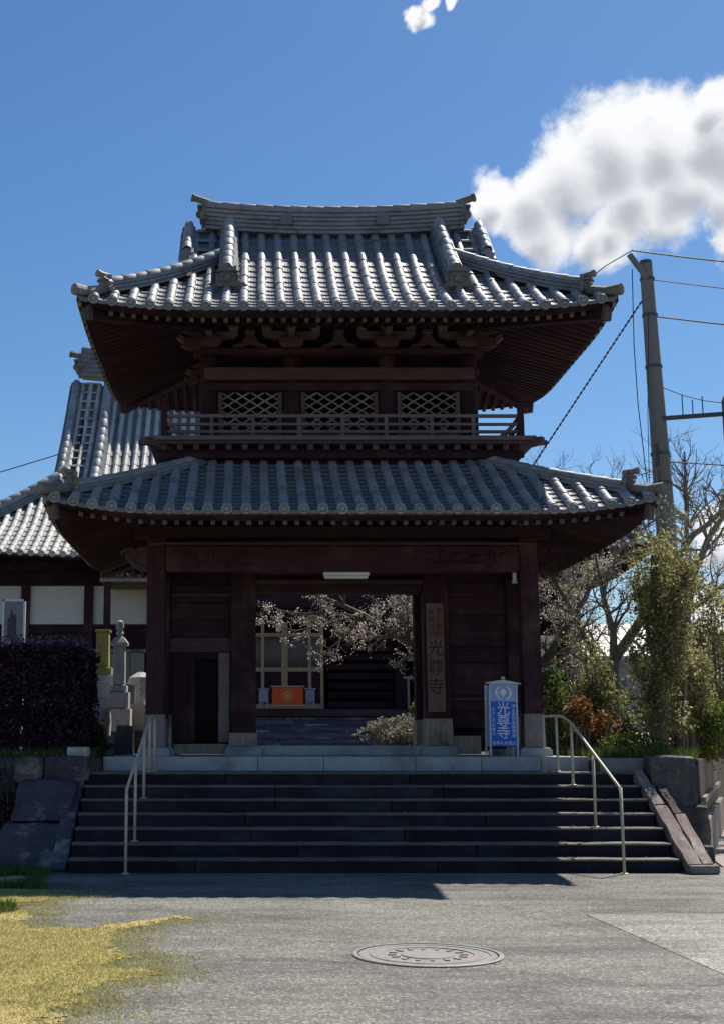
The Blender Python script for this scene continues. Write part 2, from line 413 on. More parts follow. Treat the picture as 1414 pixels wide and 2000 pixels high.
class MB:
    """Collects shapes in world coordinates; build() links them as ONE mesh object."""
    def __init__(s):
        s.v, s.f, s.mi = [], [], []

    def add(s, vs, fs, mi=0):
        n = len(s.v)
        s.v += [tuple(v) for v in vs]
        s.f += [tuple(n + i for i in f) for f in fs]
        s.mi += [mi] * len(fs)
        return s

    def box(s, c, d, rz=0.0, mi=0, taper=1.0, rx=0.0, ry=0.0):
        x, y, z = d[0] / 2, d[1] / 2, d[2] / 2
        vs = [Vector((a * x * (taper if c_ > 0 else 1), b * y * (taper if c_ > 0 else 1), c_ * z)) for a in (-1, 1) for b in (-1, 1) for c_ in (-1, 1)]
        m = Matrix.Rotation(rz, 3, 'Z') @ Matrix.Rotation(ry, 3, 'Y') @ Matrix.Rotation(rx, 3, 'X')
        c = Vector(c)
        return s.add([m @ v + c for v in vs], [(0, 1, 3, 2), (4, 6, 7, 5), (0, 4, 5, 1), (2, 3, 7, 6), (0, 2, 6, 4), (1, 5, 7, 3)], mi)

    def bar(s, p0, p1, w, h, mi=0, up=(0, 0, 1)):
        p0, p1 = Vector(p0), Vector(p1)
        d = (p1 - p0).normalized()
        r = d.cross(Vector(up))
        if r.length < 1e-4:
            r = Vector((1, 0, 0))
        r.normalize()
        u = r.cross(d)
        vs = [p + r * (a * w / 2) + u * (b * h / 2) for p in (p0, p1) for a, b in ((-1, -1), (1, -1), (1, 1), (-1, 1))]
        return s.add(vs, [(0, 3, 2, 1), (4, 5, 6, 7), (0, 1, 5, 4), (1, 2, 6, 5), (2, 3, 7, 6), (3, 0, 4, 7)], mi)

    def tube(s, pts, rad, n=6, mi=0, caps=True):
        pts = [Vector(p) for p in pts]
        if isinstance(rad, (int, float)):
            rad = [rad] * len(pts)
        base = len(s.v)
        prev = None
        for i, p in enumerate(pts):
            d = (pts[min(i + 1, len(pts) - 1)] - pts[max(i - 1, 0)])
            if d.length < 1e-7: d = Vector((0, 0, 1))
            d.normalize()
            if prev is None:
                a = d.cross(Vector((0, 0, 1)))
                if a.length < 0.05: a = d.cross(Vector((0, 1, 0)))
            else:
                a = prev - d * prev.dot(d)
                if a.length < 1e-5: a = d.cross(Vector((0.3, 1, 0.2)))
            a.normalize()
            prev = a
            b = d.cross(a)
            for k in range(n):
                t = 2 * math.pi * k / n
                s.v.append(tuple(p + (a * math.cos(t) + b * math.sin(t)) * rad[i]))
        for i in range(len(pts) - 1):
            for k in range(n):
                k2 = (k + 1) % n
                s.f.append((base + i * n + k, base + i * n + k2, base + (i + 1) * n + k2, base + (i + 1) * n + k))
                s.mi.append(mi)
        if caps:
            s.f.append(tuple(base + k for k in range(n))[::-1]); s.mi.append(mi)
            s.f.append(tuple(base + (len(pts) - 1) * n + k for k in range(n))); s.mi.append(mi)
        return s

    def lathe(s, c, prof, n=16, mi=0, sq=False):
        """profile of (radius, z) turned about the vertical through c; sq gives a four-sided shape"""
        if sq: n = 4
        base = len(s.v)
        ph = math.pi / 4 if sq else 0
        k2 = math.sqrt(2) if sq else 1
        for r, z in prof:
            for k in range(n):
                t = 2 * math.pi * k / n + ph
                s.v.append((c[0] + r * k2 * math.cos(t), c[1] + r * k2 * math.sin(t), c[2] + z))
        for i in range(len(prof) - 1):
            for k in range(n):
                q = (k + 1) % n
                s.f.append((base + i * n + k, base + i * n + q, base + (i + 1) * n + q, base + (i + 1) * n + k)); s.mi.append(mi)
        s.f.append(tuple(base + k for k in range(n))[::-1]); s.mi.append(mi)
        s.f.append(tuple(base + (len(prof) - 1) * n + k for k in range(n))); s.mi.append(mi)
        return s

    def prism(s, poly, y0, y1, frame=None, mi=0):
        """polygon in (x, z) pushed from y0 to y1, then placed by a 4x4 frame"""
        n = len(poly)
        fr = frame or Matrix.Identity(4)
        vs = [fr @ Vector((x, y0, z)) for x, z in poly] + [fr @ Vector((x, y1, z)) for x, z in poly]
        fs = [tuple(range(n)), tuple(range(2 * n - 1, n - 1, -1))]
        fs += [(i, i + n, (i + 1) % n + n, (i + 1) % n) for i in range(n)]
        return s.add(vs, fs, mi)

    def loft(s, rings, closed=True, mi=0, caps=True):
        n = len(rings[0])
        base = len(s.v)
        for r in rings:
            s.v += [tuple(p) for p in r]
        m = n if closed else n - 1
        for i in range(len(rings) - 1):
            for k in range(m):
                q = (k + 1) % n
                s.f.append((base + i * n + k, base + i * n + q, base + (i + 1) * n + q, base + (i + 1) * n + k)); s.mi.append(mi)
        if closed and caps:
            s.f.append(tuple(base + k for k in range(n))[::-1]); s.mi.append(mi)
            s.f.append(tuple(base + (len(rings) - 1) * n + k for k in range(n))); s.mi.append(mi)
        return s

    def build(s, name, mat, parent=None, smooth=False, bevel=0.0, label=None, kind=None, seg=2):
        og = origin(parent)
        me = bpy.data.meshes.new(name)
        me.from_pydata([(v[0] - og.x, v[1] - og.y, v[2] - og.z) for v in s.v], [], s.f)
        mats = mat if isinstance(mat, (list, tuple)) else [mat]
        for m in mats:
            me.materials.append(M[m])
        if len(mats) > 1:
            me.polygons.foreach_set('material_index', s.mi)
        if smooth:
            me.polygons.foreach_set('use_smooth', [True] * len(me.polygons))
        me.update()
        o = bpy.data.objects.new(name, me)
        link(o, parent)
        ORG[o.name] = og
        if bevel:
            b = o.modifiers.new('bevel', 'BEVEL')
            b.width = bevel; b.segments = seg; b.limit_method = 'ANGLE'
        return tag(o, label, None, None, kind)


def inst(name, me, mtx, parent):
    """one more object on shared mesh data, placed by a world matrix"""
    o = bpy.data.objects.new(name, me)
    link(o, parent)
    og = origin(parent)
    o.matrix_local = Matrix.Translation(-og) @ mtx
    return o


def raw_mesh(mb, name, mats, smooth=False):
    me = bpy.data.meshes.new(name)
    me.from_pydata(mb.v, [], mb.f)
    for m in mats: me.materials.append(M[m])
    me.polygons.foreach_set('material_index', mb.mi)
    if smooth: me.polygons.foreach_set('use_smooth', [True] * len(me.polygons))
    me.update()
    return me


def frame(x, y, z, loc):
    """4x4 from three column axes"""
    return Matrix(((x[0], y[0], z[0], loc[0]), (x[1], y[1], z[1], loc[1]), (x[2], y[2], z[2], loc[2]), (0, 0, 0, 1)))


def quads_object(name, verts, mat, parent=None, k=4):
    """many loose k-gons from an (n, k, 3) array as one mesh"""
    n = len(verts)
    og = origin(parent)
    v = np.asarray(verts, dtype=np.float32).reshape(-1, 3) - np.array(og, dtype=np.float32)
    me = bpy.data.meshes.new(name)
    me.vertices.add(n * k)
    me.vertices.foreach_set('co', v.ravel())
    me.loops.add(n * k)
    me.loops.foreach_set('vertex_index', np.arange(n * k, dtype=np.int32))
    me.polygons.add(n)
    me.polygons.foreach_set('loop_start', np.arange(0, n * k, k, dtype=np.int32))
    me.materials.append(M[mat])
    me.update(calc_edges=True)
    o = bpy.data.objects.new(name, me)
    link(o, parent)
    ORG[o.name] = og
    return o


def leaf_quads(P, size, up_bias=0.0, aspect=0.6):
    """a folded-free diamond leaf at every point, turned at random"""
    n = len(P)
    P = np.asarray(P, dtype=np.float64)
    a = nrs.normal(size=(n, 3)); a[:, 2] -= 0.35
    a /= np.linalg.norm(a, axis=1)[:, None] + 1e-9
    nn = nrs.normal(size=(n, 3)); nn[:, 2] += up_bias
    b = np.cross(nn, a); b /= np.linalg.norm(b, axis=1)[:, None] + 1e-9
    s = size * (0.6 + 0.8 * nrs.rand(n))[:, None]
    return np.stack([P - a * s * 0.5, P + b * s * aspect * 0.5, P + a * s * 0.5, P - b * s * aspect * 0.5], axis=1)


def text_object(body, size, mat, parent, fr, name='lettering', bold=0.0, sx=1.0, align='CENTER'):
    """flat print: glyphs in the frame's x (right) and z (up) plane, a millimetre thick"""
    cu = bpy.data.curves.new('text', 'FONT')
    cu.body = body
    cu.size = size
    cu.align_x = align
    cu.align_y = 'CENTER'
    cu.extrude = 0.0008
    cu.offset = bold
    cu.resolution_u = 3
    t = bpy.data.objects.new('text', cu)
    COL.objects.link(t)
    dg = bpy.context.evaluated_depsgraph_get()
    me = bpy.data.meshes.new_from_object(t.evaluated_get(dg))
    bpy.data.objects.remove(t)
    bpy.data.curves.remove(cu)
    og = origin(parent)
    turn = Matrix(((sx, 0, 0, 0), (0, 0, -1, 0), (0, 1, 0, 0), (0, 0, 0, 1)))
    me.transform(Matrix.Translation(-og) @ fr @ turn)
    me.materials.clear()
    me.materials.append(M[mat])
    o = bpy.data.objects.new(name, me)
    link(o, parent)
    ORG[o.name] = og
    return o

# ------------------------------------------------------------------ ground
def grid_sheet(name, poly, z, mat, kind='structure'):
    mb = MB()
    mb.add([(x, y, z) for x, y in poly], [tuple(range(len(poly)))])
    return mb.build(name, mat, None, kind=kind)


grid_sheet('ground', [(-900, -300), (900, -300), (900, 1600), (-900, 1600)], -0.012, 'earth')
grid_sheet('forecourt_asphalt', [(-14, -6), (14, -6), (14, 17.4), (8.2, 17.4), (5.6, 17.3), (-3.4, 17.3), (-14, 17.3)], 0.0, 'asphalt')


def wavy(poly, amp, seed, n=14):
    out = []
    for i, p in enumerate(poly):
        q = poly[(i + 1) % len(poly)]
        for k in range(n):
            t = k / n
            x, y = p[0] + (q[0] - p[0]) * t, p[1] + (q[1] - p[1]) * t
            w = noise.noise_vector(Vector((x * 1.7, y * 1.7, seed))) * amp + noise.noise_vector(Vector((x * 6, y * 6, seed + 4))) * amp * 0.5
            out.append((x + w.x, y + w.y))
    return out


grid_sheet('asphalt_patch', [(3.06, 12.6), (3.30, 7.2), (3.30, -2), (13, -2), (13, 12.9), (4.2, 12.65)], 0.004, 'asphalt2')
LAWN = [(-1.2, 5.5), (-0.9, 7.8), (-0.87, 8.65), (-0.70, 9.15), (-0.40, 9.36), (-0.72, 9.75), (-0.62, 10.15), (-0.88, 10.7), (-0.86, 11.4), (-0.62, 11.9),
        (-0.28, 12.5), (-0.75, 12.15), (-1.05, 11.75), (-1.35, 11.65), (-1.64, 11.62), (-1.85, 12.6), (-2.02, 13.4), (-1.75, 13.85), (-1.55, 14.0), (-2.0, 14.4), (-2.35, 15.3),
        (-2.42, 16.6), (-2.9, 17.2), (-9, 17.3), (-9, 5.5)]
def inside(poly, x, y):
    c = False
    j = len(poly) - 1
    for i in range(len(poly)):
        xi, yi = poly[i]; xj, yj = poly[j]
        if (yi > y) != (yj > y) and x < (xj - xi) * (y - yi) / (yj - yi) + xi:
            c = not c
        j = i
    return c


def blades(name, pts, h, mat, w=0.006, lean=0.6, base_z=0.0, rim=None):
    P = np.asarray(pts, dtype=np.float64)
    n = len(P)
    t = nrs.rand(n) * 2 * np.pi
    hh = h * (0.5 + nrs.rand(n))
    dirx, diry = np.cos(t), np.sin(t)
    lt = nrs.rand(n) * 2 * np.pi
    ln = lean * hh * nrs.rand(n)
    tip = P + np.stack([np.cos(lt) * ln, np.sin(lt) * ln, hh], 1)
    ww = w * (0.6 + 0.8 * nrs.rand(n))
    a = P - np.stack([dirx * ww, diry * ww, 0 * ww], 1)
    b = P + np.stack([dirx * ww, diry * ww, 0 * ww], 1)
    o = quads_object(name, np.stack([a, b, tip], 1), mat, None, 3)
    return tag(o, None, None, None, 'stuff')


def lawn_sheet():
    mb = MB()
    idx = {}
    s_ = 0.035
    def vid(i, j):
        if (i, j) not in idx:
            idx[(i, j)] = len(mb.v)
            mb.v.append((-3.6 + i * s_, 6.4 + j * s_, 0.006))
        return idx[(i, j)]
    for i in range(int(3.6 / s_)):
        for j in range(int(10.9 / s_)):
            x, y = -3.6 + (i + .5) * s_, 6.4 + (j + .5) * s_
            w = noise.noise_vector(Vector((x * 3, y * 3, 1.0))) * 0.14 + noise.noise_vector(Vector((x * 9, y * 9, 2.0))) * 0.10 + noise.noise_vector(Vector((x * 31, y * 31, 2.0))) * 0.06
            if inside(LAWN, x + w.x + 0.24, y + w.y):
                mb.f.append((vid(i, j), vid(i + 1, j), vid(i + 1, j + 1), vid(i, j + 1))); mb.mi.append(0)
    mb.build('lawn_ground', 'thatch', kind='structure')
    grid_sheet('lawn_ground', [(-14, 5), (-3.6, 5), (-3.6, 17.3), (-14, 17.3)], 0.006, 'thatch')


lawn_sheet()


def rvec2():
    return Vector((rnd.gauss(0, 1), rnd.gauss(0, 1), 0))


pts, pg = [], []
while len(pts) < 120000:
    y = 7.2 + (14.6 - 7.2) * rnd.random() ** 1.25
    x = -3.6 + 3.5 * rnd.random()
    w = noise.noise_vector(Vector((x * 3, y * 3, 1.0))) * 0.14 + noise.noise_vector(Vector((x * 9, y * 9, 2.0))) * 0.10 + Vector((rnd.gauss(0, 1) * 0.15, rnd.gauss(0, 1) * 0.10, 0))
    if noise.noise(Vector((x * 1.1, y * 1.1, 8.0))) > 0.32 and rnd.random() < 0.55: continue
    if inside(LAWN, x + w.x - 0.04, y + w.y):
        pts.append((x, y, 0.004))
for k in range(34000):
    pts.append((rnd.uniform(-7.5, -3.55), rnd.uniform(7.2, 15.5), 0.004))
blades('dry_lawn_grass', pts, 0.016, 'dry_grass', 0.0034, 1.9)['label'] = 'short dry yellow lawn grass at the left edge of the asphalt'
while len(pg) < 17000:
    x, y = -5.5 + 3.3 * rnd.random(), 14.4 + 2.9 * rnd.random()
    if inside(LAWN, x, y) and noise.noise(Vector((x * 1.3, y * 1.3, 9))) > -0.45 + max(0, 15.6 - y) * 0.5:
        pg.append((x, y, 0.004))
for k in range(1100):
    a, q = rnd.random() * 6.283, rnd.random() ** 0.6
    pg.append((-2.50 + 0.34 * q * math.cos(a), 12.9 + 0.36 * q * math.sin(a), 0.004))
blades('green_grass', pg, 0.07, 'green_grass', 0.007, 0.8)['label'] = 'green weeds growing along the foot of the left stone cheek'
pl = []
for k in range(2600):
    x, y = -1.9 + 1.9 * rnd.random(), 8.0 + 5.2 * rnd.random()
    if noise.noise(Vector((x * 2.2, y * 2.2, 5))) > 0.12:
        pl.append((x, y, 0.003))
blades('straw_litter', pl, 0.010, 'dry_grass', 0.005, 2.2)['label'] = 'loose dry straw scattered on the asphalt beside the lawn'

# raised temple precinct behind the stairs
PZ = 1.352
mb = MB()
top = [(-40, 18.45), (-2.07, 18.45), (-2.07, 23.0), (4.73, 23.0), (4.73, 18.45), (5.9, 18.45), (6.25, 18.9), (8.9, 26.0), (13.5, 38.0), (30, 60), (60, 90), (-60, 90), (-40, 40)]
mb.add([(x, y, PZ - 0.03) for x, y in top] + [(x, y, -0.2) for x, y in top],
       [tuple(range(len(top)))] + [(i, (i + 1) % len(top), (i + 1) % len(top) + len(top), i + len(top)) for i in range(len(top))])
mb.build('precinct_ground', 'soil', kind='structure')
grid_sheet('side_path', [(5.7, 16.2), (14, 15.4), (40, 60), (30, 62), (10.4, 30), (6.6, 20.2)], 0.008, 'gravel')

# ------------------------------------------------------------------ generic temple roof
XG, YG = 1.39, 21.3


class Roof:
    def __init__(s, cx, cy, a, b, ez, H, c, lift, lw, dtop, g=None, gh=None):
        s.cx, s.cy, s.a, s.b, s.ez, s.H, s.c, s.lift, s.lw, s.dtop, s.g = cx, cy, a, b, ez, H, c, lift, lw, dtop, g
        s.gh = gh if gh is not None else g

    def prof(s, d):
        q = d / s.b
        if q < 0: return s.ez + s.H * (1 - s.c) * q
        return s.ez + s.H * ((1 - s.c) * q + s.c * q * q)

    def corner(s, lx, ly):
        k = max(0.0, 1.0 - abs((s.b - abs(ly)) - (s.a - abs(lx))) / s.lw)
        return s.lift * k * k

    def dist(s, lx, ly):
        df, ds = s.b - abs(ly), s.a - abs(lx)
        if s.g and abs(lx) <= s.g: return df
        return min(df, ds)

    def z(s, lx, ly):
        d = s.dist(lx, ly)
        f = max(0.0, 1.0 - max(0.0, d) / 2.2)
        return s.prof(d) + s.corner(lx, ly) * f

    def P(s, lx, ly, dz=0.0):
        return Vector((s.cx + lx, s.cy + ly, s.z(lx, ly) + dz))

    def under(s, lx, ly, slope=0.27, drop=0.145):
        df, ds = s.b - abs(ly), s.a - abs(lx)
        d = max(0.0, min(df, ds))
        return s.ez - drop + slope * d + s.corner(lx, ly) * max(0.0, 1 - d / 3.2)

    def side(s, k, t, d):
        """local point on side k (0 front, 1 right, 2 back, 3 left): t along the eave, d in from it"""
        if k == 0: return (t, -(s.b - d))
        if k == 2: return (-t, s.b - d)
        if k == 1: return (s.a - d, t)
        return (-(s.a - d), -t)

    def half(s, k):
        return s.a if k in (0, 2) else s.b

    def dmax(s, k, t):
        if k in (0, 2):
            if s.g and abs(t) <= s.g: return min(s.dtop, s.b)
            return max(0.0, min(s.dtop, s.a - abs(t)))
        m = s.dtop if s.g is None else min(s.dtop, s.a - s.gh)
        return max(0.0, min(m, s.b - abs(t)))


def roll_mesh(name, mat, n=7):
    """one semicircular cover tile of unit length along +y (up the slope), a little wider at its lower end"""
    mb = MB()
    r0, r1 = 1.06, 0.94
    for r, y in ((r0 * 0.86, 0.0), (r0, 0.0), (r1, 1.0)):
        for k in range(n):
            t = math.pi * k / (n - 1)
            mb.v.append((math.cos(t) * r, y, math.sin(t) * r - 0.12))
    for i in range(2):
        for k in range(n - 1):
            mb.f.append((i * n + k, i * n + k + 1, (i + 1) * n + k + 1, (i + 1) * n + k)); mb.mi.append(0)
    return raw_mesh(mb, name, [mat], True)


def disc_mesh(name, mat):
    """round eave tile: a disc with a raised rim and boss, facing -y"""
    mb = MB()
    n = 14
    rings = [(1.0, 0.9), (1.0, 0.0), (0.80, -0.02), (0.74, 0.14), (0.42, 0.16), (0.36, 0.04), (0.0001, 0.0)]
    for r, y in rings:
        for k in range(n):
            t = 2 * math.pi * k / n
            mb.v.append((math.cos(t) * r, y, math.sin(t) * r))
    for i in range(len(rings) - 1):
        for k in range(n):
            q = (k + 1) % n
            mb.f.append((i * n + k, i * n + q, (i + 1) * n + q, (i + 1) * n + k)); mb.mi.append(0)
    return raw_mesh(mb, name, [mat], False)


ROLL = roll_mesh('cover_tile', 'tile')
DISC = disc_mesh('eave_disc', 'tile')
BAR = None
mbx = MB()
mbx.add([(-.5, 0, -.5), (.5, 0, -.5), (.5, 0, .5), (-.5, 0, .5), (-.5, 1, -.5), (.5, 1, -.5), (.5, 1, .5), (-.5, 1, .5)],
        [(4, 5, 6, 7)[::-1], (0, 1, 5, 4)[::-1], (1, 2, 6, 5)[::-1], (2, 3, 7, 6)[::-1], (3, 0, 4, 7)[::-1]], 0)
mbx.add([(-.5, 0, -.5), (.5, 0, -.5), (.5, 0, .5), (-.5, 0, .5)], [(0, 1, 2, 3)], 1)
RAFTER = raw_mesh(mbx, 'rafter', ['wood', 'endgrain'])
budget = {'cover_tile': 298, 'rafter': 298}


def along(p0, p1, sx, sz):
    """matrix laying a unit piece from p0 to p1 with cross-section sx, sz"""
    p0, p1 = Vector(p0), Vector(p1)
    y = p1 - p0
    x = y.normalized().cross(Vector((0, 0, 1)))
    if x.length < 1e-5: x = Vector((1, 0, 0))
    x.normalize()
    z = x.cross(y.normalized())
    return frame(x * sx, y, z * sz, p0)


def apply_piece(mb, me, mtx, mi=0):
    """add a copy of shared mesh data to a builder (for pieces past the limit)"""
    mb.add([mtx @ v.co for v in me.vertices], [tuple(p.vertices) for p in me.polygons], mi)


def tile_roof(gate, roof_part, rf, pitch, rr, Lp, individual=True, rows_as_parts=False):
    """cover tiles, pan tiles and eave tiles on all four slopes"""
    rest = MB()
    pans = MB()
    lips = MB()
    order = []
    for k in (0, 1, 2, 3):
        half = rf.half(k)
        n = int((2 * half - 0.2) / pitch)
        ts = [(i - n / 2) * pitch for i in range(n + 1)]
        for t in ts:
            dm = rf.dmax(k, t)
            if dm < 0.12: dm = 0.12
            m = max(1, int(round(dm / Lp)))
            if rows_as_parts and k in (0,):
                pass
            for j in range(m):
                d0, d1 = dm * j / m, dm * (j + 1) / m
                if j == 0: d0 = -0.03
                p0 = rf.P(*rf.side(k, t, d0)); p1 = rf.P(*rf.side(k, t, min(d1, dm - 1e-4) + 0.0))
                jx = Vector((rnd.gauss(0, 0.004), rnd.gauss(0, 0.004), rnd.gauss(0, 0.0025)))
                order.append((k, j, t, along(p0 + jx, p1 + jx * 0.4, rr * (1 + rnd.gauss(0, 0.02)), rr * (1 + rnd.gauss(0, 0.03)))))
            if True:
                p = rf.P(*rf.side(k, t, -0.035)); q = rf.P(*rf.side(k, t, 0.05))
                y = (q - p); y.z = 0; y.normalize()
                x = y.cross(Vector((0, 0, 1)))
                mtx = frame(x * rr * 1.08, y * rr * 0.9, Vector((0, 0, 1)) * rr * 1.08, p + Vector((0, 0, rr * 0.22)))
                if k == 0 and individual:
                    inst('eave_disc', DISC, mtx, roof_part)
                else:
                    apply_piece(rest, DISC, mtx)
        # pan tiles between the rolls
        for t0, t1 in zip([ts[0] - pitch] + ts, ts + [ts[-1] + pitch]):
            tm = (t0 + t1) / 2
            dm = max(rf.dmax(k, t0), rf.dmax(k, t1), rf.dmax(k, tm))
            if abs(tm) > half: continue
            m = max(1, int(round(dm / (Lp * 0.62))))
            sag = pitch * 0.13
            for j in range(m):
                d0, d1 = dm * j / m, dm * (j + 1) / m + 0.01
                if j == 0: d0 = -0.03
                up = 0.026
                fr_, bk = [], []
                for t, dz in ((t0, 0.0), (tm - pitch * .2, -sag * .8), (tm, -sag), (tm + pitch * .2, -sag * .8), (t1, 0.0)):
                    t = max(-half, min(half, t))
                    fr_.append(rf.P(*rf.side(k, t, d0), dz + up)); bk.append(rf.P(*rf.side(k, t, d1), dz))
                lo = [v - Vector((0, 0, up + 0.012 if j else 0.055)) for v in fr_]
                b0 = len(pans.v)
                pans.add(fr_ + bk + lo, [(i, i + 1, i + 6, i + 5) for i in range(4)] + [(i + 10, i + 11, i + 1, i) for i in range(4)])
    # nearest and largest first
    order.sort(key=lambda o: (o[0] != 0, o[1], abs(o[2])))
    for k, j, t, mtx in order:
        if individual and k == 0 and budget['cover_tile'] > 0:
            budget['cover_tile'] -= 1
            inst('cover_tile', ROLL, mtx, roof_part)
        else:
            apply_piece(rest, ROLL, mtx)
    o = rest.build('cover_tiles', 'tile', roof_part, kind='stuff', smooth=True)
    try:
        o.data.set_sharp_from_angle(angle=R(50))
    except Exception:
        pass
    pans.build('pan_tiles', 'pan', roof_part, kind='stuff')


def eaves(roof_part, rf, spacing, dU, red=True, rafters=True, rw=0.062, rh=0.085):
    """fascia boards, boarded soffit, rafters and hip rafters under the eaves"""
    sof = MB()
    bmap = {}
    for k in range(4):
        half = rf.half(k)
        nx, nd = 26, 6
        rows = []
        for j in range(nd + 1):
            d = 0.05 + (dU - 0.05) * j / nd
            lim = half - d
            row = []
            for i in range(nx + 1):
                t = -lim + 2 * lim * i / nx
                lx, ly = rf.side(k, t, d)
                row.append((rf.cx + lx, rf.cy + ly, rf.under(lx, ly)))
            rows.append(row)
        sof.loft(rows, closed=False)
        # two stepped fascia boards
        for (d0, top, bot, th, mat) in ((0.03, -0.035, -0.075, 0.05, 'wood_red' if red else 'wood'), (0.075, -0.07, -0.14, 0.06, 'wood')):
            rings = []
            n = 30
            for i in range(n + 1):
                lim = half - d0
                t = -lim + 2 * lim * i / n
                ring = []
                for (dd, dz) in ((0, top), (th, top), (th, bot), (0, bot)):
                    tt = t * (half - d0 - dd) / (half - d0)
                    lx, ly = rf.side(k, tt, d0 + dd)
                    zz = rf.ez + rf.corner(lx, ly)
                    ring.append((rf.cx + lx, rf.cy + ly, zz + dz))
                rings.append(ring)
            bmap.setdefault(mat + str(d0), (MB(), mat))[0].loft(rings)
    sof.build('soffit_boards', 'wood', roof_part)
    for mb, mat in bmap.values():
        mb.build('fascia_board', mat, roof_part)
    if not rafters: return
    rest = MB()
    for k in (0, 1, 3, 2):
        half = rf.half(k)
        n = int((2 * half - 0.5) / spacing)
        for i in range(n + 1):
            t = (i - n / 2) * spacing
            d1 = min(dU, half - abs(t) - 0.05)
            if d1 < 0.35: continue
            lx0, ly0 = rf.side(k, t, 0.13); lx1, ly1 = rf.side(k, t, d1)
            p0 = Vector((rf.cx + lx0, rf.cy + ly0, rf.under(lx0, ly0) - rh * 0.55))
            p1 = Vector((rf.cx + lx1, rf.cy + ly1, rf.under(lx1, ly1) - rh * 0.55))
            mtx = along(p0, p1, rw, rh)
            if k != 2 and budget['rafter'] > 0:
                budget['rafter'] -= 1
                inst('rafter', RAFTER, mtx, roof_part)
            else:
                apply_piece(rest, RAFTER, mtx)
    if rest.v: rest.build('rafters', 'wood', roof_part, kind='stuff')
    for sx in (-1, 1):
        for sy in (-1, 1):
            q0 = (sx * (rf.a - 0.10), sy * (rf.b - 0.10)); q1 = (sx * (rf.a - dU), sy * (rf.b - dU))
            p0 = Vector((rf.cx + q0[0], rf.cy + q0[1], rf.under(*q0) - 0.10)); p1 = Vector((rf.cx + q1[0], rf.cy + q1[1], rf.under(*q1) - 0.10))
            mb = MB()
            mb.bar(p0, p1, 0.15, 0.20)
            d = (p0 - p1).normalized()
            mb.bar(p0 - d * 0.05, p0 + d * 0.012, 0.17, 0.21, 1)
            mb.build('hip_rafter', ['wood', 'endgrain'], roof_part)


def ridge_stack(name, pts, wid, h, layers, roll, roof_part, cap_r=0.075, mat='ridge'):
    """a ridge of stacked flat tiles following pts (its foot line), with a round tile course on top"""
    mb = MB()
    pts = [Vector(p) for p in pts]
    rings = []
    for i, p in enumerate(pts):
        d = pts[min(i + 1, len(pts) - 1)] - pts[max(i - 1, 0)]
        d.z = 0; d.normalize()
        r = d.cross(Vector((0, 0, 1)))
        ring = []
        half = []
        for j in range(layers):
            w = wid * (1.0 - 0.16 * j / max(1, layers - 1)) / 2
            z0, z1 = h * j / layers, h * (j + 0.62) / layers
            half += [(w, z0), (w, z1), (w - 0.035, z1 + 0.002), (w - 0.035, h * (j + 1) / layers - 0.002)]
        for (w, z) in half: ring.append(p + r * w + Vector((0, 0, z)))
        for k in range(7):
            t = math.pi * k / 6
            ring.append(p + r * (math.cos(t) * cap_r * 0.8) + Vector((0, 0, h + math.sin(t) * cap_r * 0.5)))
        for (w, z) in half[::-1]: ring.append(p - r * w + Vector((0, 0, z)))
        rings.append(ring)
    mb.loft(rings)
    o = mb.build(name, mat, roof_part)
    # the round course on top, tile by tile
    lens = [0.0]
    for a, b in zip(pts[:-1], pts[1:]): lens.append(lens[-1] + (b - a).length)
    step = max(0.27, cap_r * 3.4)
    m = max(2, int(round(lens[-1] / step)))

    def at(q):
        for i in range(len(pts) - 1):
            if q <= lens[i + 1] + 1e-6:
                return pts[i].lerp(pts[i + 1], (q - lens[i]) / max(1e-6, lens[i + 1] - lens[i]))
        return pts[-1]
    flip = pts[0].z > pts[-1].z
    for i in range(m):
        q0, q1 = lens[-1] * i / m, lens[-1] * (i + 1) / m
        a, b = (at(q1), at(q0)) if flip else (at(q0), at(q1))
        up = Vector((rnd.gauss(0, 0.003), rnd.gauss(0, 0.003), h + 0.005))
        rr = cap_r * (1.12 + rnd.gauss(0, 0.02))
        inst('ridge_tile', ROLL, along(a + up, b + up, rr, rr), roof_part)
    return o


ONI = [(-0.30, 0.0), (-0.34, 0.10), (-0.24, 0.20), (-0.27, 0.34), (-0.19, 0.46), (-0.21, 0.60), (-0.12, 0.56), (-0.06, 0.66), (0.06, 0.66), (0.12, 0.56), (0.21, 0.60),
       (0.19, 0.46), (0.27, 0.34), (0.24, 0.20), (0.34, 0.10), (0.30, 0.0), (0.10, 0.04), (-0.10, 0.04)]


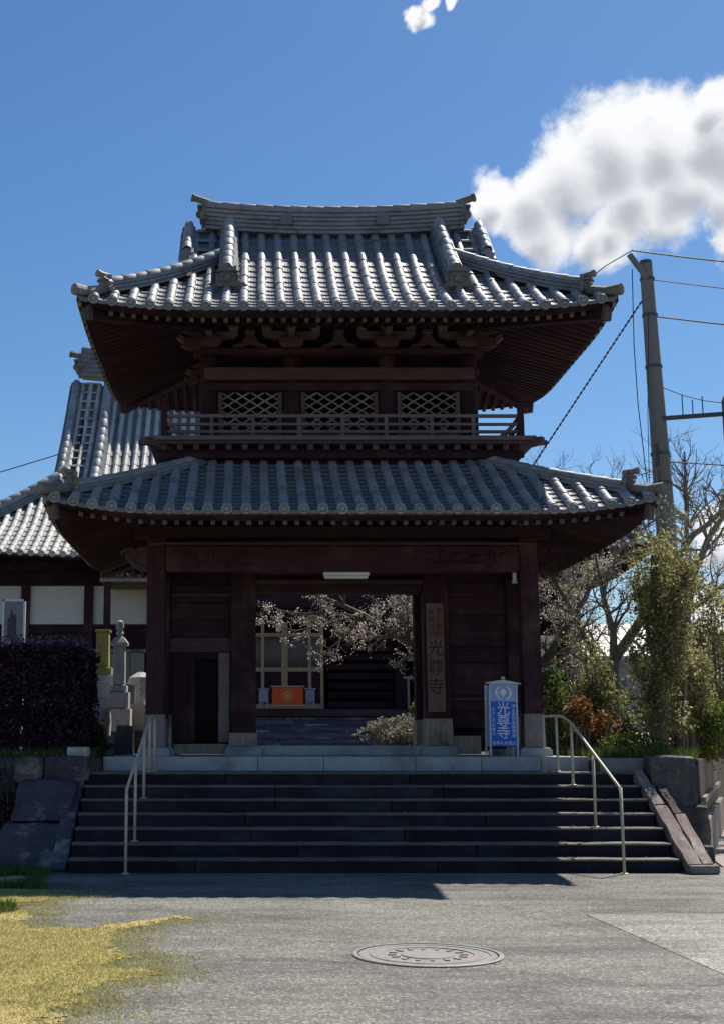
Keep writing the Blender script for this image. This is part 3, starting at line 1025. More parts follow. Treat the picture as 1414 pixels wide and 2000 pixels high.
def oni(pos, direction, s, roof_part, tori=True, rise=0.35, name='ridge_end_tile'):
    """ornamental ridge-end tile: horned shield with boss, brow and a round tile jutting out above"""
    d = Vector(direction); d.z = 0; d.normalize()
    y = -d
    x = y.cross(Vector((0, 0, 1)))
    fr = frame(x, y, Vector((0, 0, 1)), Vector(pos))
    mb = MB()
    mb.prism([(a * s, b * s) for a, b in ONI], -0.06 * s, 0.10 * s, fr)
    mb.prism([(a * s * 0.72, b * s * 0.72 + 0.05 * s) for a, b in ONI], -0.13 * s, -0.05 * s, fr)
    mb.prism([(-0.26 * s, 0.40 * s), (-0.15 * s, 0.50 * s), (0.15 * s, 0.50 * s), (0.26 * s, 0.40 * s), (0.12 * s, 0.42 * s), (-0.12 * s, 0.42 * s)], -0.19 * s, -0.08 * s, fr)
    mb.tube([fr @ Vector((0, -0.12 * s, 0.26 * s)), fr @ Vector((0, -0.20 * s, 0.25 * s)), fr @ Vector((0, -0.24 * s, 0.24 * s))], [0.12 * s, 0.10 * s, 0.03 * s], 8)
    for sx in (-1, 1):
        mb.tube([fr @ Vector((sx * .13 * s, -0.1 * s, 0.34 * s)), fr @ Vector((sx * .13 * s, -0.17 * s, 0.34 * s))], 0.045 * s, 6)
        mb.tube([fr @ Vector((sx * .22 * s, 0, 0.05 * s)), fr @ Vector((sx * .36 * s, -0.05 * s, 0.02 * s)), fr @ Vector((sx * .42 * s, -0.05 * s, 0.12 * s)), fr @ Vector((sx * .34 * s, -0.05 * s, 0.16 * s))], [0.07 * s, 0.06 * s, 0.05 * s, 0.035 * s], 6)
    if tori:
        a, b = fr @ Vector((0, 0.15 * s, 0.60 * s)), fr @ Vector((0, -0.30 * s, (0.62 + rise) * s))
        mb.tube([a, b], 0.10 * s, 9)
        e = (b - a).normalized()
        mb.tube([b - e * 0.02 * s, b + e * 0.05 * s], 0.125 * s, 9)
    return mb.build(name, 'tile_end', roof_part)

# ------------------------------------------------------------------ the gate
gate = thing('temple_gate', 'two storey dark timber temple gate with grey tiled roofs above wide stairs', 'gate', (XG, YG, PZ))
YF, YR = 20.15, 22.45        # front and rear column rows; the door wall stands between them at YG
CX = 2.815                   # corner columns
DX = (-1.505, 1.55)          # door posts, from the axis


def lbox(mb, lx0, lx1, y0, y1, z0, z1, mi=0):
    return mb.box((XG + (lx0 + lx1) / 2, (y0 + y1) / 2, (z0 + z1) / 2), (abs(lx1 - lx0), abs(y1 - y0), abs(z1 - z0)), mi=mi)


def part_box(name, lx0, lx1, y0, y1, z0, z1, mat, bevel=0.008, parent=None, label=None):
    return lbox(MB(), lx0, lx1, y0, y1, z0, z1).build(name, mat, parent or gate, bevel=bevel, label=label)


# columns with base stones
for lx in (-CX, CX):
    for y in (YF, YG, YR):
        c = part_box('column', lx - 0.14, lx + 0.14, y - 0.14, y + 0.14, PZ + 0.12, 4.62, 'wood_v', 0.02)
        MB().lathe((XG + lx, y, PZ), [(0.235, -0.02), (0.235, 0.07), (0.20, 0.125)], sq=True).build('base_stone', 'granite', c, bevel=0.012)
        MB().lathe((XG + lx, y, PZ + 0.13), [(0.158, 0.0), (0.152, 0.42 + 0.10 * rnd.random())], sq=True).build('foot_cladding', 'lattice', c, bevel=0.006)
for lx in DX:
    for y in (YG, YR):
        c = part_box('door_post', lx - 0.20, lx + 0.20, y - 0.16, y + 0.16, PZ + 0.14, 4.62, 'wood_v', 0.02)
        MB().lathe((XG + lx, y, PZ), [(0.29, -0.02), (0.29, 0.08), (0.25, 0.142)], sq=True).build('base_stone', 'granite', c, bevel=0.012)
        f = MB().lathe((XG + lx, y, PZ + 0.145), [(0.225, 0.0), (0.220, 0.20), (0.210, 0.42 if lx > 0 else 0.20)], sq=True)
        f.build('foot_cladding', 'wood_pale', c, bevel=0.008, label='pale weathered foot of the door post')

# great front beam between the corner columns, rear beam, side beams
gb = part_box('tie_beam', -CX + 0.141, CX - 0.141, YF - 0.15, YF + 0.13, 4.10, 4.50, 'woodx', 0.03)
part_box('tie_beam', -CX + 0.141, CX - 0.141, YR - 0.13, YR + 0.13, 4.10, 4.50, 'woodx', 0.03)
part_box('beam_moulding', -CX - 0.10, CX + 0.10, YF - 0.19, YF + 0.15, 4.502, 4.545, 'wood_mid', 0.006)
for lx in (-CX, CX):
    part_box('side_beam', lx - 0.11, lx + 0.11, YF + 0.141, YG - 0.141, 4.12, 4.48, 'wood', 0.02)
    part_box('side_beam', lx - 0.11, lx + 0.11, YG + 0.141, YR - 0.141, 4.12, 4.48, 'wood', 0.02)
part_box('wall_plate', -CX - 0.35, CX + 0.35, YF - 0.14, YF + 0.14, 4.622, 4.80, 'woodx', 0.012)
part_box('wall_plate', -CX - 0.35, CX + 0.35, YR - 0.14, YR + 0.14, 4.622, 4.80, 'woodx', 0.012)
for lx in (-CX, CX):
    part_box('wall_plate', lx - 0.12, lx + 0.12, YF + 0.142, YR - 0.142, 4.64, 4.79, 'wood', 0.012)


def curl(c, s, sx, w, n=22, turns=1.25):
    """a carved scroll in the x-z plane"""
    pts, rad = [], []
    for i in range(n + 1):
        t = i / n
        a = t * turns * 2 * math.pi
        r = s * (1 - 0.80 * t)
        pts.append((c[0] + sx * (r * math.cos(a) - s), c[1], c[2] + r * math.sin(a) * 0.85))
        rad.append(w * (1 - 0.55 * t))
    return pts, rad


# carved beam noses outside the corner columns, and low relief foliage carving on the beam
for sx in (-1, 1):
    mb = MB()
    x0 = XG + sx * (CX + 0.138)
    poly = [(0, 0.0), (0.10, 0.01), (0.24, 0.08), (0.34, 0.20), (0.36, 0.32), (0.28, 0.36), (0.22, 0.30), (0.14, 0.36), (0.0, 0.38)]
    fr = frame((sx, 0, 0), (0, 1, 0), (0, 0, 1), (x0, YF, 4.11))
    mb.prism(poly, -0.09, 0.09, fr)
    p, r = curl((x0 + sx * 0.40, YF - 0.10, 4.36), 0.13, sx, 0.03)
    mb.tube(p, r, 6)
    mb.tube([(x0, YF - 0.10, 4.16), (x0 + sx * 0.14, YF - 0.11, 4.20), (x0 + sx * 0.30, YF - 0.10, 4.30)], [0.015, 0.03, 0.02], 6)
    mb.build('beam_nose', 'wood_mid' if sx < 0 else 'woodx', gate)
    mb = MB()
    xc = XG + sx * (CX - 0.95)
    for q in range(9):
        t = q / 8
        bx, bz = xc - sx * 0.50 + sx * 1.0 * t, 4.24 + 0.035 * math.sin(t * 7) + 0.03 * t
        a0 = 0.5 + 0.9 * (q % 2) + 0.3 * rnd.random()
        Lq = 0.16 + 0.07 * rnd.random()
        e = Vector((sx * math.cos(a0) * Lq, 0, math.sin(a0) * Lq * (1 if q % 3 else -0.7)))
        o0 = Vector((bx, YF - 0.152, bz))
        mb.tube([o0, o0 + e * 0.4 + Vector((0, -0.012, 0.01)), o0 + e * 0.8 + Vector((sx * 0.02, -0.01, -0.005)), o0 + e + Vector((sx * 0.05, 0, -0.02))], [0.012, 0.030, 0.024, 0.004], 5)
    p, r = curl((xc + sx * 0.50, YF - 0.15, 4.32), 0.075, sx, 0.02)
    mb.tube(p, r, 5)
    mb.tube([(xc - sx * 0.62, YF - 0.15, 4.19), (xc - sx * 0.2, YF - 0.158, 4.245), (xc + sx * 0.15, YF - 0.158, 4.215), (xc + sx * 0.46, YF - 0.15, 4.30)], [0.006, 0.02, 0.026, 0.01], 5)
    mb.build('beam_carving', 'woodx', gate)

# door wall at the middle row
part_box('lintel', DX[0] - 0.0 + 0.201, DX[1] - 0.201, YG - 0.13, YG + 0.13, 3.90, 4.14, 'woodx', 0.015)
part_box('lintel_moulding', DX[0] + 0.202, DX[1] - 0.202, YG - 0.17, YG - 0.131, 4.05, 4.10, 'wood_mid', 0.004)
part_box('transom_board', DX[0] + 0.201, DX[1] - 0.201, YG - 0.03, YG + 0.03, 4.142, 4.615, 'wood', 0.004)
part_box('threshold', DX[0] + 0.201, DX[1] - 0.201, YG - 0.17, YG + 0.17, PZ, PZ + 0.15, 'granite', 0.012)


def plank_wall(lx0, lx1, y, z0, z1, n, mat='woodx'):
    h = (z1 - z0) / n
    for i in range(n):
        o = 0.006 * rnd.random()
        part_box('wall_plank', lx0, lx1, y - 0.025 - o, y + 0.02, z0 + h * i + 0.004, z0 + h * (i + 1) - 0.004, mat, 0.004)


# right wing: wide horizontal planks
plank_wall(DX[1] + 0.201, CX - 0.141, YG, PZ + 0.42, 4.60, 11)
part_box('light_stop_board', DX[1] + 0.201, CX - 0.141, YG + 0.021, YG + 0.045, PZ + 0.10, 4.60, 'black', 0.0)  # added board, stops light leaking through the plank gaps
part_box('light_stop_board', -CX + 0.141, DX[0] - 0.201, YG + 0.021, YG + 0.045, 2.97, 4.60, 'black', 0.0)  # added for the left planks too, blocks light between them
part_box('rail', DX[1] + 0.201, CX - 0.141, YG - 0.07, YG + 0.05, 2.205, 2.245, 'wood_mid', 0.006)
part_box('rail', DX[1] + 0.201, CX - 0.141, YG - 0.06, YG + 0.05, 2.99, 3.03, 'wood', 0.006)
part_box('sill', DX[1] + 0.201, DX[1] + 0.66, YG - 0.15, YG + 0.08, PZ + 0.015, PZ + 0.30, 'wood_pale', 0.01, label='pale weathered sill block beside the door post')
part_box('sill', DX[1] + 0.665, CX - 0.141, YG - 0.08, YG + 0.08, PZ + 0.10, PZ + 0.36, 'wood', 0.01)
# left wing: planks above, a pale rail, a small wicket door with a bleached board below
plank_wall(-CX + 0.141, DX[0] - 0.201, YG, 3.20, 4.60, 5)
part_box('rail', -CX + 0.141, DX[0] - 0.201, YG - 0.08, YG + 0.05, 2.96, 3.195, 'wood_mid', 0.01)
part_box('rail', -CX + 0.141, DX[0] - 0.201, YG - 0.09, YG + 0.05, 3.85, 3.90, 'wood_mid', 0.006)
w0, w1 = -CX + 0.141, DX[0] - 0.201
for i, (a, b, mt) in enumerate(((0.0, 0.15, 'wood_v'), (0.152, 0.30, 'wood_v'), (0.302, 0.42, 'wood_v'), (0.80, 0.985, 'lattice'))):
    part_box('wall_plank', w0 + (w1 - w0) * a, w0 + (w1 - w0) * b, YG - 0.03 - 0.01 * (i == 3), YG + 0.02, PZ + 0.20, 2.955, mt, 0.004, label='sun bleached upright board beside the wicket door' if i == 3 else None)
wd = part_box('wicket_door', w0 + (w1 - w0) * 0.425, w0 + (w1 - w0) * 0.795, YG + 0.06, YG + 0.10, PZ + 0.20, 2.84, 'black', 0.004)
part_box('door_head', w0 + (w1 - w0) * 0.422, w0 + (w1 - w0) * 0.798, YG - 0.04, YG + 0.10, 2.842, 2.953, 'wood', 0.006)
part_box('sill', w0 + 0.08, w1, YG - 0.16, YG + 0.08, PZ + 0.015, PZ + 0.175, 'wood_pale', 0.012, label='pale worn sill under the wicket door')
part_box('corner_stile', w0 - 0.001, w0 + 0.05, YG - 0.20, YG - 0.15, PZ + 0.05, PZ + 0.62, 'wood_pale', 0.006)
# boarded ceiling of the passage
for i in range(9):
    y0 = YF + 0.14 + i * (YR - YF - 0.28) / 9
    part_box('ceiling_board', -CX + 0.12, CX - 0.12, y0 + 0.004, y0 + (YR - YF - 0.28) / 9 - 0.004, 4.80, 4.83, 'wood', 0.0)
# back wings
plank_wall(-CX + 0.141, DX[0] - 0.201, YR, PZ + 0.1, 4.1, 6)

# bracket blocks over the columns of the lower storey
for lx in (-CX, DX[0], 0.0, DX[1], CX):
    b = MB().lathe((XG + lx, YF, 4.80), [(0.13, 0.0), (0.20, 0.10), (0.20, 0.20)], sq=True).build('bracket_block', 'wood', gate, bevel=0.006)
    part_box('bracket_arm', lx - 0.07, lx + 0.07, YF - 0.62, YF - 0.20, 4.815, 4.93, 'wood', 0.01, parent=b)
    part_box('arm_cap', lx - 0.062, lx + 0.062, YF - 0.632, YF - 0.621, 4.825, 4.92, 'wood_mid', 0.0, parent=b)
part_box('eave_purlin', -CX - 0.9, CX + 0.9, YF - 0.66, YF - 0.52, 4.94, 5.06, 'woodx', 0.01)

# ---- lower roof: a hipped skirt
LR = Roof(XG - 0.01, YG, 4.20, 3.40, 4.69, 1.98, 0.26, 0.20, 1.7, 2.32)
lower = MB()
ring_o, ring_i = [], []
for k in range(4):
    pass
core = MB()
hw, hd = LR.a - 2.32, LR.b - 2.32
core.box((LR.cx, LR.cy, 5.62), (2 * hw + 0.5, 2 * hd + 0.5, 0.28))
lower_roof = core.build('lower_roof', 'wood', gate)
tile_roof(gate, lower_roof, LR, 0.262, 0.070, 0.26)
eaves(lower_roof, LR, 0.165, 2.0)


def hip_pts(rf, sx, sy, d0, d1, n=14, dz=0.0):
    out = []
    for i in range(n + 1):
        d = d0 + (d1 - d0) * i / n
        out.append(rf.P(sx * (rf.a - d), sy * (rf.b - d), dz))
    return out


for sx in (-1, 1):
    for sy in (-1, 1):
        pts = hip_pts(LR, sx, sy, 0.36, 2.20, 12, -0.045)
        ridge_stack('hip_ridge', pts, 0.24, 0.12, 2, True, lower_roof, 0.068)
        p = LR.P(sx * (LR.a - 0.32), sy * (LR.b - 0.32), 0.0)
        oni(p, (sx, sy, 0), 0.44, lower_roof, True, -0.02)
        c = LR.P(sx * (LR.a - 0.10), sy * (LR.b - 0.10), 0.05); e = LR.P(sx * (LR.a + 0.06), sy * (LR.b + 0.06), 0.11)
        MB().tube([LR.P(sx * (LR.a - 0.40), sy * (LR.b - 0.40), 0.04), c, e], [0.075, 0.08, 0.085], 10).build('corner_tile', 'tile_end', lower_roof)
# flat course where the roof meets the wall
for (x0, x1, y0, y1) in ((-hw - 0.12, hw + 0.12, -hd - 0.16, -hd + 0.05), (-hw - 0.12, hw + 0.12, hd - 0.05, hd + 0.16), (-hw - 0.16, -hw + 0.05, -hd + 0.06, hd - 0.06), (hw - 0.05, hw + 0.16, -hd + 0.06, hd - 0.06)):
    MB().box((LR.cx + (x0 + x1) / 2, LR.cy + (y0 + y1) / 2, LR.prof(2.32) + 0.045), (x1 - x0, y1 - y0, 0.13)).build('flashing_tiles', 'tile', lower_roof, bevel=0.02)

# ---- upper storey
UY = 20.45                   # front wall plane of the upper storey
UYR = 22.0
UXS = (-2.05, -0.745, 0.765, 2.05)
part_box('balcony_support', -2.55, 2.55, 19.95, 22.65, 5.66, 5.80, 'wood', 0.01)
part_box('balcony_support', -2.72, 2.72, 19.76, 22.84, 5.802, 5.955, 'wood', 0.01)
fl = part_box('balcony_floor', -2.86, 2.86, 19.56, 23.04, 5.985, 6.03, 'wood_mid', 0.006)
part_box('balcony_edge', -2.90, 2.90, 19.52, 19.60, 6.032, 6.10, 'rail_wood', 0.01)
for sx in (-1, 1):
    part_box('balcony_edge', sx * 2.90 - 0.04, sx * 2.90 + 0.04, 19.605, 23.0, 6.032, 6.10, 'rail_wood', 0.01)
    # the corner joist runs out past the floor
    mb = MB(); mb.bar((XG + sx * 2.5, 19.9, 5.96), (XG + sx * 2.98, 19.46, 6.01), 0.11, 0.11); mb.build('corner_joist', 'wood_mid', gate)
    part_box('floor_board_end', sx * 2.98 - 0.10, sx * 2.98 + 0.10, 19.62, 19.74, 5.99, 6.05, 'wood_mid', 0.005)
n = 22
for i in range(n + 1):
    x = -2.7 + 5.4 * i / n
    part_box('joist_end', x - 0.045, x + 0.045, 19.60, 19.9, 5.90, 5.983, 'wood_mid', 0.004)
for i, y in enumerate((20.2, 21.0, 21.8, 22.6)):
    for sx in (-1, 1):
        part_box('joist_end', sx * 2.78 - 0.06, sx * 2.78 + 0.06, y - 0.04, y + 0.04, 5.90, 5.983, 'wood_mid', 0.004)
# railing
rail_y = 19.68
for lx, top in ((-2.70, 6.60), (2.70, 6.60)):
    for y in (rail_y, 22.92):
        p = part_box('rail_post', lx - 0.045, lx + 0.045, y - 0.045, y + 0.045, 6.101, top, 'wood_v', 0.006)
        MB().lathe((XG + lx, y, top), [(0.06, 0.0), (0.07, 0.03), (0.035, 0.06), (0.055, 0.10), (0.01, 0.16)], 10).build('post_finial', 'wood_v', p)
for lx in (-1.98, -1.35, -0.66, 0.0, 0.66, 1.35, 1.98):
    part_box('rail_strut', lx - 0.026, lx + 0.026, rail_y - 0.026, rail_y + 0.026, 6.101, 6.415, 'rail_wood', 0.004)
for z, h in ((6.19, 0.045), (6.305, 0.04), (6.435, 0.05)):
    part_box('balcony_rail', -2.654, 2.654, rail_y - 0.028, rail_y + 0.028, z - h / 2, z + h / 2, 'rail_wood', 0.006)
    part_box('balcony_rail', -2.654, 2.654, 22.92 - 0.028, 22.92 + 0.028, z - h / 2, z + h / 2, 'rail_wood', 0.006)
    for sx in (-1, 1):
        part_box('balcony_rail', sx * 2.70 - 0.027, sx * 2.70 + 0.027, rail_y + 0.046, 22.87, z - h / 2, z + h / 2, 'rail_wood', 0.006)
for y in (20.5, 21.3, 22.1):
    for sx in (-1, 1):
        part_box('rail_strut', sx * 2.7 - 0.025, sx * 2.7 + 0.025, y - 0.025, y + 0.025, 6.101, 6.41, 'rail_wood', 0.004)
for sx in (-1, 1):
    mb = MB(); mb.bar((XG + sx * 2.64, rail_y + 0.01, 6.33), (XG + sx * 2.38, rail_y + 0.01, 6.11), 0.05, 0.05); mb.build('rail_brace', 'rail_wood', gate)

for lx in UXS:
    for y in (UY, UYR):
        MB().lathe((XG + lx, y, 6.04), [(0.145, 0.0), (0.145, 1.50), (0.13, 1.56)], 16).build('upper_column', 'wood_v', gate, smooth=False)
for sx in (-1, 1):
    MB().lathe((XG + sx * 2.05, (UY + UYR) / 2, 6.04), [(0.145, 0.0), (0.145, 1.50)], 16).build('upper_column', 'wood_v', gate)
for y, s in ((UY, -1), (UYR, 1)):
    part_box('head_beam', -2.12, 2.12, y + s * 0.20, y - s * 0.05, 7.17, 7.37, 'wood_mid', 0.012)
    part_box('head_beam', -2.10, 2.10, y + s * 0.165, y - s * 0.05, 7.00, 7.13, 'woodx', 0.01)
    part_box('head_beam', -2.30, 2.30, y + s * 0.18, y - s * 0.18, 7.605, 7.69, 'woodx', 0.01)
    part_box('frieze_board', -2.0, 2.0, y - s * 0.05, y - s * 0.09, 7.371, 7.60, 'black', 0.0)
    part_box('frieze_board', -2.0, 2.0, y - s * 0.05, y - s * 0.09, 7.692, 8.38, 'black', 0.0)
for sx in (-1, 1):
    part_box('side_wall', sx * 2.05 - 0.05, sx * 2.05 + 0.05, UY + 0.146, UYR - 0.146, 6.05, 8.3, 'wood', 0.0)
# lattice bays
for (a, b) in ((UXS[0], UXS[1]), (UXS[1], UXS[2]), (UXS[2], UXS[3])):
    x0, x1 = a + 0.165, b - 0.165
    z0, z1 = 6.36, 6.998
    lw = thing_part = MB()
    fy = UY - 0.03
    fw = 0.05
    fm = MB()
    lbox(fm, x0 - 0.015, x1 + 0.015, fy - 0.035, fy + 0.05, z0 - 0.06, z0)
    lbox(fm, x0 - 0.015, x0 + 0.05, fy - 0.034, fy + 0.049, z0 + 0.001, z1)
    lbox(fm, x1 - 0.05, x1 + 0.015, fy - 0.034, fy + 0.049, z0 + 0.001, z1)
    fo = fm.build('lattice_window', 'rail_wood', gate)
    xa, xb = x0 + 0.051, x1 - 0.051
    W, Hh = xb - xa, z1 - z0
    sl = 0.62
    stp = 0.235
    for sgn in (1, -1):
        c = -Hh / sl - stp
        k0 = int(-Hh / sl / stp) - 1
        for q in range(k0, int(W / stp) + 2):
            s0 = q * stp + 0.1
            # line x = s0 + h / sl
            hs, he = 0.0, Hh
            xs, xe = s0, s0 + Hh / sl
            if xe <= 0.02 or xs >= W - 0.02: continue
            if xs < 0: hs = -xs * sl; xs = 0
            if xe > W: he = (W - s0) * sl; xe = W
            if he - hs < 0.04: continue
            X0, X1 = (xa + xs, xa + xe) if sgn > 0 else (xb - xs, xb - xe)
            yy = fy - 0.004 * sgn
            m2 = MB(); m2.bar((XG + X0, yy, z0 + hs), (XG + X1, yy, z0 + he), 0.022, 0.030, up=(0, 1, 0))
            m2.build('lattice_slat', 'lattice_wood', fo)
    part_box('back_panel', x0, x1, UY + 0.34, UY + 0.36, 6.05, 7.0, 'black', 0.0, parent=fo)
    part_box('dado_board', x0 - 0.01, x1 + 0.01, UY - 0.01, UY + 0.03, 6.05, 6.299, 'wood', 0.0, parent=fo)

# bracket sets under the upper eaves
ARM = [(-0.46, 0.07), (-0.40, 0.02), (-0.22, 0.0), (0.22, 0.0), (0.40, 0.02), (0.46, 0.07), (0.46, 0.13), (-0.46, 0.13)]


def bracket_set(lx, y, s, z, corner=0):
    x = XG + lx
    b = MB().lathe((x, y, z), [(0.125, 0.0), (0.20, 0.10), (0.20, 0.18)], sq=True).build('bracket_set', 'wood_mid', gate, bevel=0.006)
    fx = frame((1, 0, 0), (0, 1, 0), (0, 0, 1), (x, y, z + 0.182))
    MB().prism(ARM, -0.055, 0.055, fx).build('arm', 'rail_wood', b)
    oy = y + s * 0.42
    fx2 = frame((1, 0, 0), (0, 1, 0), (0, 0, 1), (x, oy, z + 0.40))
    MB().prism(ARM, -0.055, 0.055, fx2).build('arm', 'rail_wood', b)
    fy_ = frame((0, s, 0), (1, 0, 0), (0, 0, 1), (x, y + s * 0.23, z + 0.185))
    MB().prism([(-0.20, 0.0), (0.16, 0.0), (0.28, 0.06), (0.29, 0.13), (-0.20, 0.13)], -0.05, 0.05, fy_).build('arm', 'rail_wood', b)
    spots = [(-0.39, 0, 0.315), (0, 0, 0.315), (0.39, 0, 0.315), (-0.39, s * 0.42, 0.532), (0.39, s * 0.42, 0.532), (0, s * 0.42, 0.532), (0, s * 0.42, 0.317)]
    for (dx, dy, dz) in spots:
        MB().lathe((x + dx, y + dy, z + dz), [(0.055, 0.0), (0.085, 0.04), (0.085, 0.085)], sq=True).build('bearing_block', 'rail_wood', b)
    mb = MB()
    mb.bar((x, y + s * 0.1, z + 0.40), (x, y + s * 0.74, z + 0.33), 0.085, 0.10)
    mb.build('tail', 'rail_wood', b)
    if corner:
        for q in range(3):
            zz = z + 0.05 + 0.20 * q
            L = 0.40 + 0.22 * q
            m2 = MB()
            m2.bar((x, y, zz), (x + corner * L, y + s * L, zz - 0.02), 0.085, 0.11)
            m2.bar((x + corner * (L - 0.02), y + s * (L - 0.02), zz - 0.02), (x + corner * (L + 0.07), y + s * (L + 0.07), zz + 0.05), 0.06, 0.08, 1)
            m2.build('corner_arm', ['wood_mid', 'rail_wood'], b)
            m3 = MB()
            m3.bar((x, y + 0.0, zz + 0.01), (x + corner * (0.36 + 0.2 * q), y, zz + 0.01), 0.09, 0.105)
            m3.bar((x + corner * (0.34 + 0.2 * q), y, zz + 0.01), (x + corner * (0.44 + 0.2 * q), y, zz + 0.06), 0.07, 0.08, 1)
            m3.build('corner_arm', ['wood_mid', 'rail_wood'], b)


for lx in UXS:
    for y, s in ((UY, -1), (UYR, 1)):
        bracket_set(lx, y, s, 7.692, -1 if lx == UXS[0] else (1 if lx == UXS[3] else 0))
# carved struts between the sets
for (a, b) in ((UXS[0], UXS[1]), (UXS[1], UXS[2]), (UXS[2], UXS[3])):
    m = (a + b) / 2
    mb = MB()
    fr = frame((1, 0, 0), (0, 1, 0), (0, 0, 1), (XG + m, UY - 0.10, 7.692))
    mb.prism([(-0.30, 0.0), (-0.26, 0.06), (-0.13, 0.10), (-0.07, 0.22), (0.07, 0.22), (0.13, 0.10), (0.26, 0.06), (0.30, 0.0), (0.16, 0.0), (0.0, 0.08), (-0.16, 0.0)], -0.04, 0.04, fr)
    mb.lathe((XG + m, UY - 0.10, 7.915), [(0.05, 0.0), (0.08, 0.04), (0.08, 0.08)], sq=True)
    mb.build('frog_leg_strut', 'wood_mid', gate)
for y, s in ((UY, -1), (UYR, 1)):
    part_box('purlin', -2.6, 2.6, y + s * 0.06, y - s * 0.06, 8.092, 8.20, 'woodx', 0.008)
    part_box('purlin', -3.0, 3.0, y + s * 0.48, y + s * 0.36, 8.312, 8.40, 'woodx', 0.008)

# ---- upper roof: hip and gable
GV = 2.42
UCY, UA, UB = 21.05, 3.83, 2.85
UR = Roof(XG - 0.01, UCY, UA, UB, 7.685, 2.22, 0.36, 0.15, 1.7, UB, g=GV, gh=1.95)
c2 = MB()
gp = [(-(UR.b - 1.95), UR.prof(1.95) - 0.05), (0.0, UR.prof(UB) - 0.02), (UR.b - 1.95, UR.prof(1.95) - 0.05)]
for sx in (-1, 1):
    c2.prism([(-1.15, UR.prof(1.95) - 0.3), (0.0, UR.prof(UB) - 0.12), (1.15, UR.prof(1.95) - 0.3)], -0.04, 0.04, frame((0, 1, 0), (1, 0, 0), (0, 0, 1), (UR.cx + sx * 1.95, UR.cy, 0)))
upper_roof = c2.build('upper_roof', 'wood', gate)
tile_roof(gate, upper_roof, UR, 0.268, 0.070, 0.30)
eaves(upper_roof, UR, 0.165, 1.95, red=False)
# main ridge rising towards both ends
mr = []
for i in range(21):
    t = -1 + 2 * i / 20
    mr.append((UR.cx + t * 2.13, UR.cy, UR.prof(UB) - 0.08 + 0.10 * t * t))
ridge_stack('main_ridge', mr, 0.36, 0.46, 6, True, upper_roof, 0.085)
for sx in (-1, 1):
    oni((UR.cx + sx * 2.15, UR.cy, UR.prof(UB) + 0.17), (sx, 0, 0), 0.60, upper_roof, True, 0.14)
    # crest tiles on the face of the ridge
    MB().box((UR.cx + sx * 0.79, UR.cy - 0.19, UR.prof(UB) + 0.16), (0.20, 0.05, 0.18)).build('crest_tile', 'pan', upper_roof, bevel=0.02)
    # verge courses stacked down the gable edge, front and back
    for sy in (-1, 1):
        pts = [UR.P(sx * (GV - 0.02), sy * (UR.b - d), -0.02) for d in (2.05, 2.3, 2.55, 2.81)]
        ridge_stack('verge_tiles', pts, 0.26, 0.20, 2, True, upper_roof, 0.07)
        # descending ridges
        top = [UR.P(sx * 1.73, sy * (UR.b - d), -0.03) for d in (1.0, 1.35, 1.7, 2.05, 2.4, 2.76)]
        ridge_stack('descending_ridge', top, 0.32, 0.30, 4, True, upper_roof, 0.085)
        oni(UR.P(sx * 1.73, sy * (UR.b - 0.98), -0.03), (0, sy, 0), 0.66, upper_roof, False)
        pts = hip_pts(UR, sx, sy, 0.38, 2.02, 12, -0.02)
        # above the hip line the corner ridge climbs on to meet the descending ridge
        ridge_stack('hip_ridge', pts, 0.27, 0.18, 3, True, upper_roof)
        oni(UR.P(sx * (UR.a - 0.34), sy * (UR.b - 0.34), 0.0), (sx, sy, 0), 0.44, upper_roof, True, -0.02)
        MB().tube([UR.P(sx * (UR.a - 0.40), sy * (UR.b - 0.40), 0.04), UR.P(sx * (UR.a - 0.10), sy * (UR.b - 0.10), 0.05), UR.P(sx * (UR.a + 0.06), sy * (UR.b + 0.06), 0.11)], [0.075, 0.08, 0.085], 10).build('corner_tile', 'tile_end', upper_roof)
    # barge boards
    mb = MB()
    for sy in (-1, 1):
        mb.bar((UR.cx + sx * (GV - 0.10), UR.cy, UR.prof(UB) - 0.17), (UR.cx + sx * (GV - 0.10), UR.cy + sy * 1.6, UR.prof(1.5) - 0.17), 0.07, 0.20)
    mb.build('barge_board', 'wood', upper_roof)

# things fixed to and standing in the gate
lamp = thing('strip_light', 'white strip light fixture fixed under the front beam of the gate', 'lamp', (XG + 0.06, YF - 0.02, 4.05))
lbox(MB(), -0.285, 0.405, YF - 0.10, YF + 0.06, 4.045, 4.098).build('housing', 'white', lamp, bevel=0.01)
lbox(MB(), -0.27, 0.39, YF - 0.085, YF + 0.045, 4.005, 4.044).build('diffuser', 'white', lamp, bevel=0.015)
horn = thing('loudspeaker', 'small pale horn speaker fixed high beside the right corner column', 'speaker', (XG + CX - 0.22, YF - 0.05, 4.0))
MB().lathe((XG + CX - 0.20, YF - 0.03, 3.93), [(0.035, 0.16), (0.03, 0.06), (0.05, 0.0), (0.02, 0.0)][::-1], 10).build('horn', 'alu', horn)
MB().box((XG + CX - 0.20, YF - 0.03, 4.095), (0.03, 0.03, 0.03)).build('bracket', 'metal', horn)

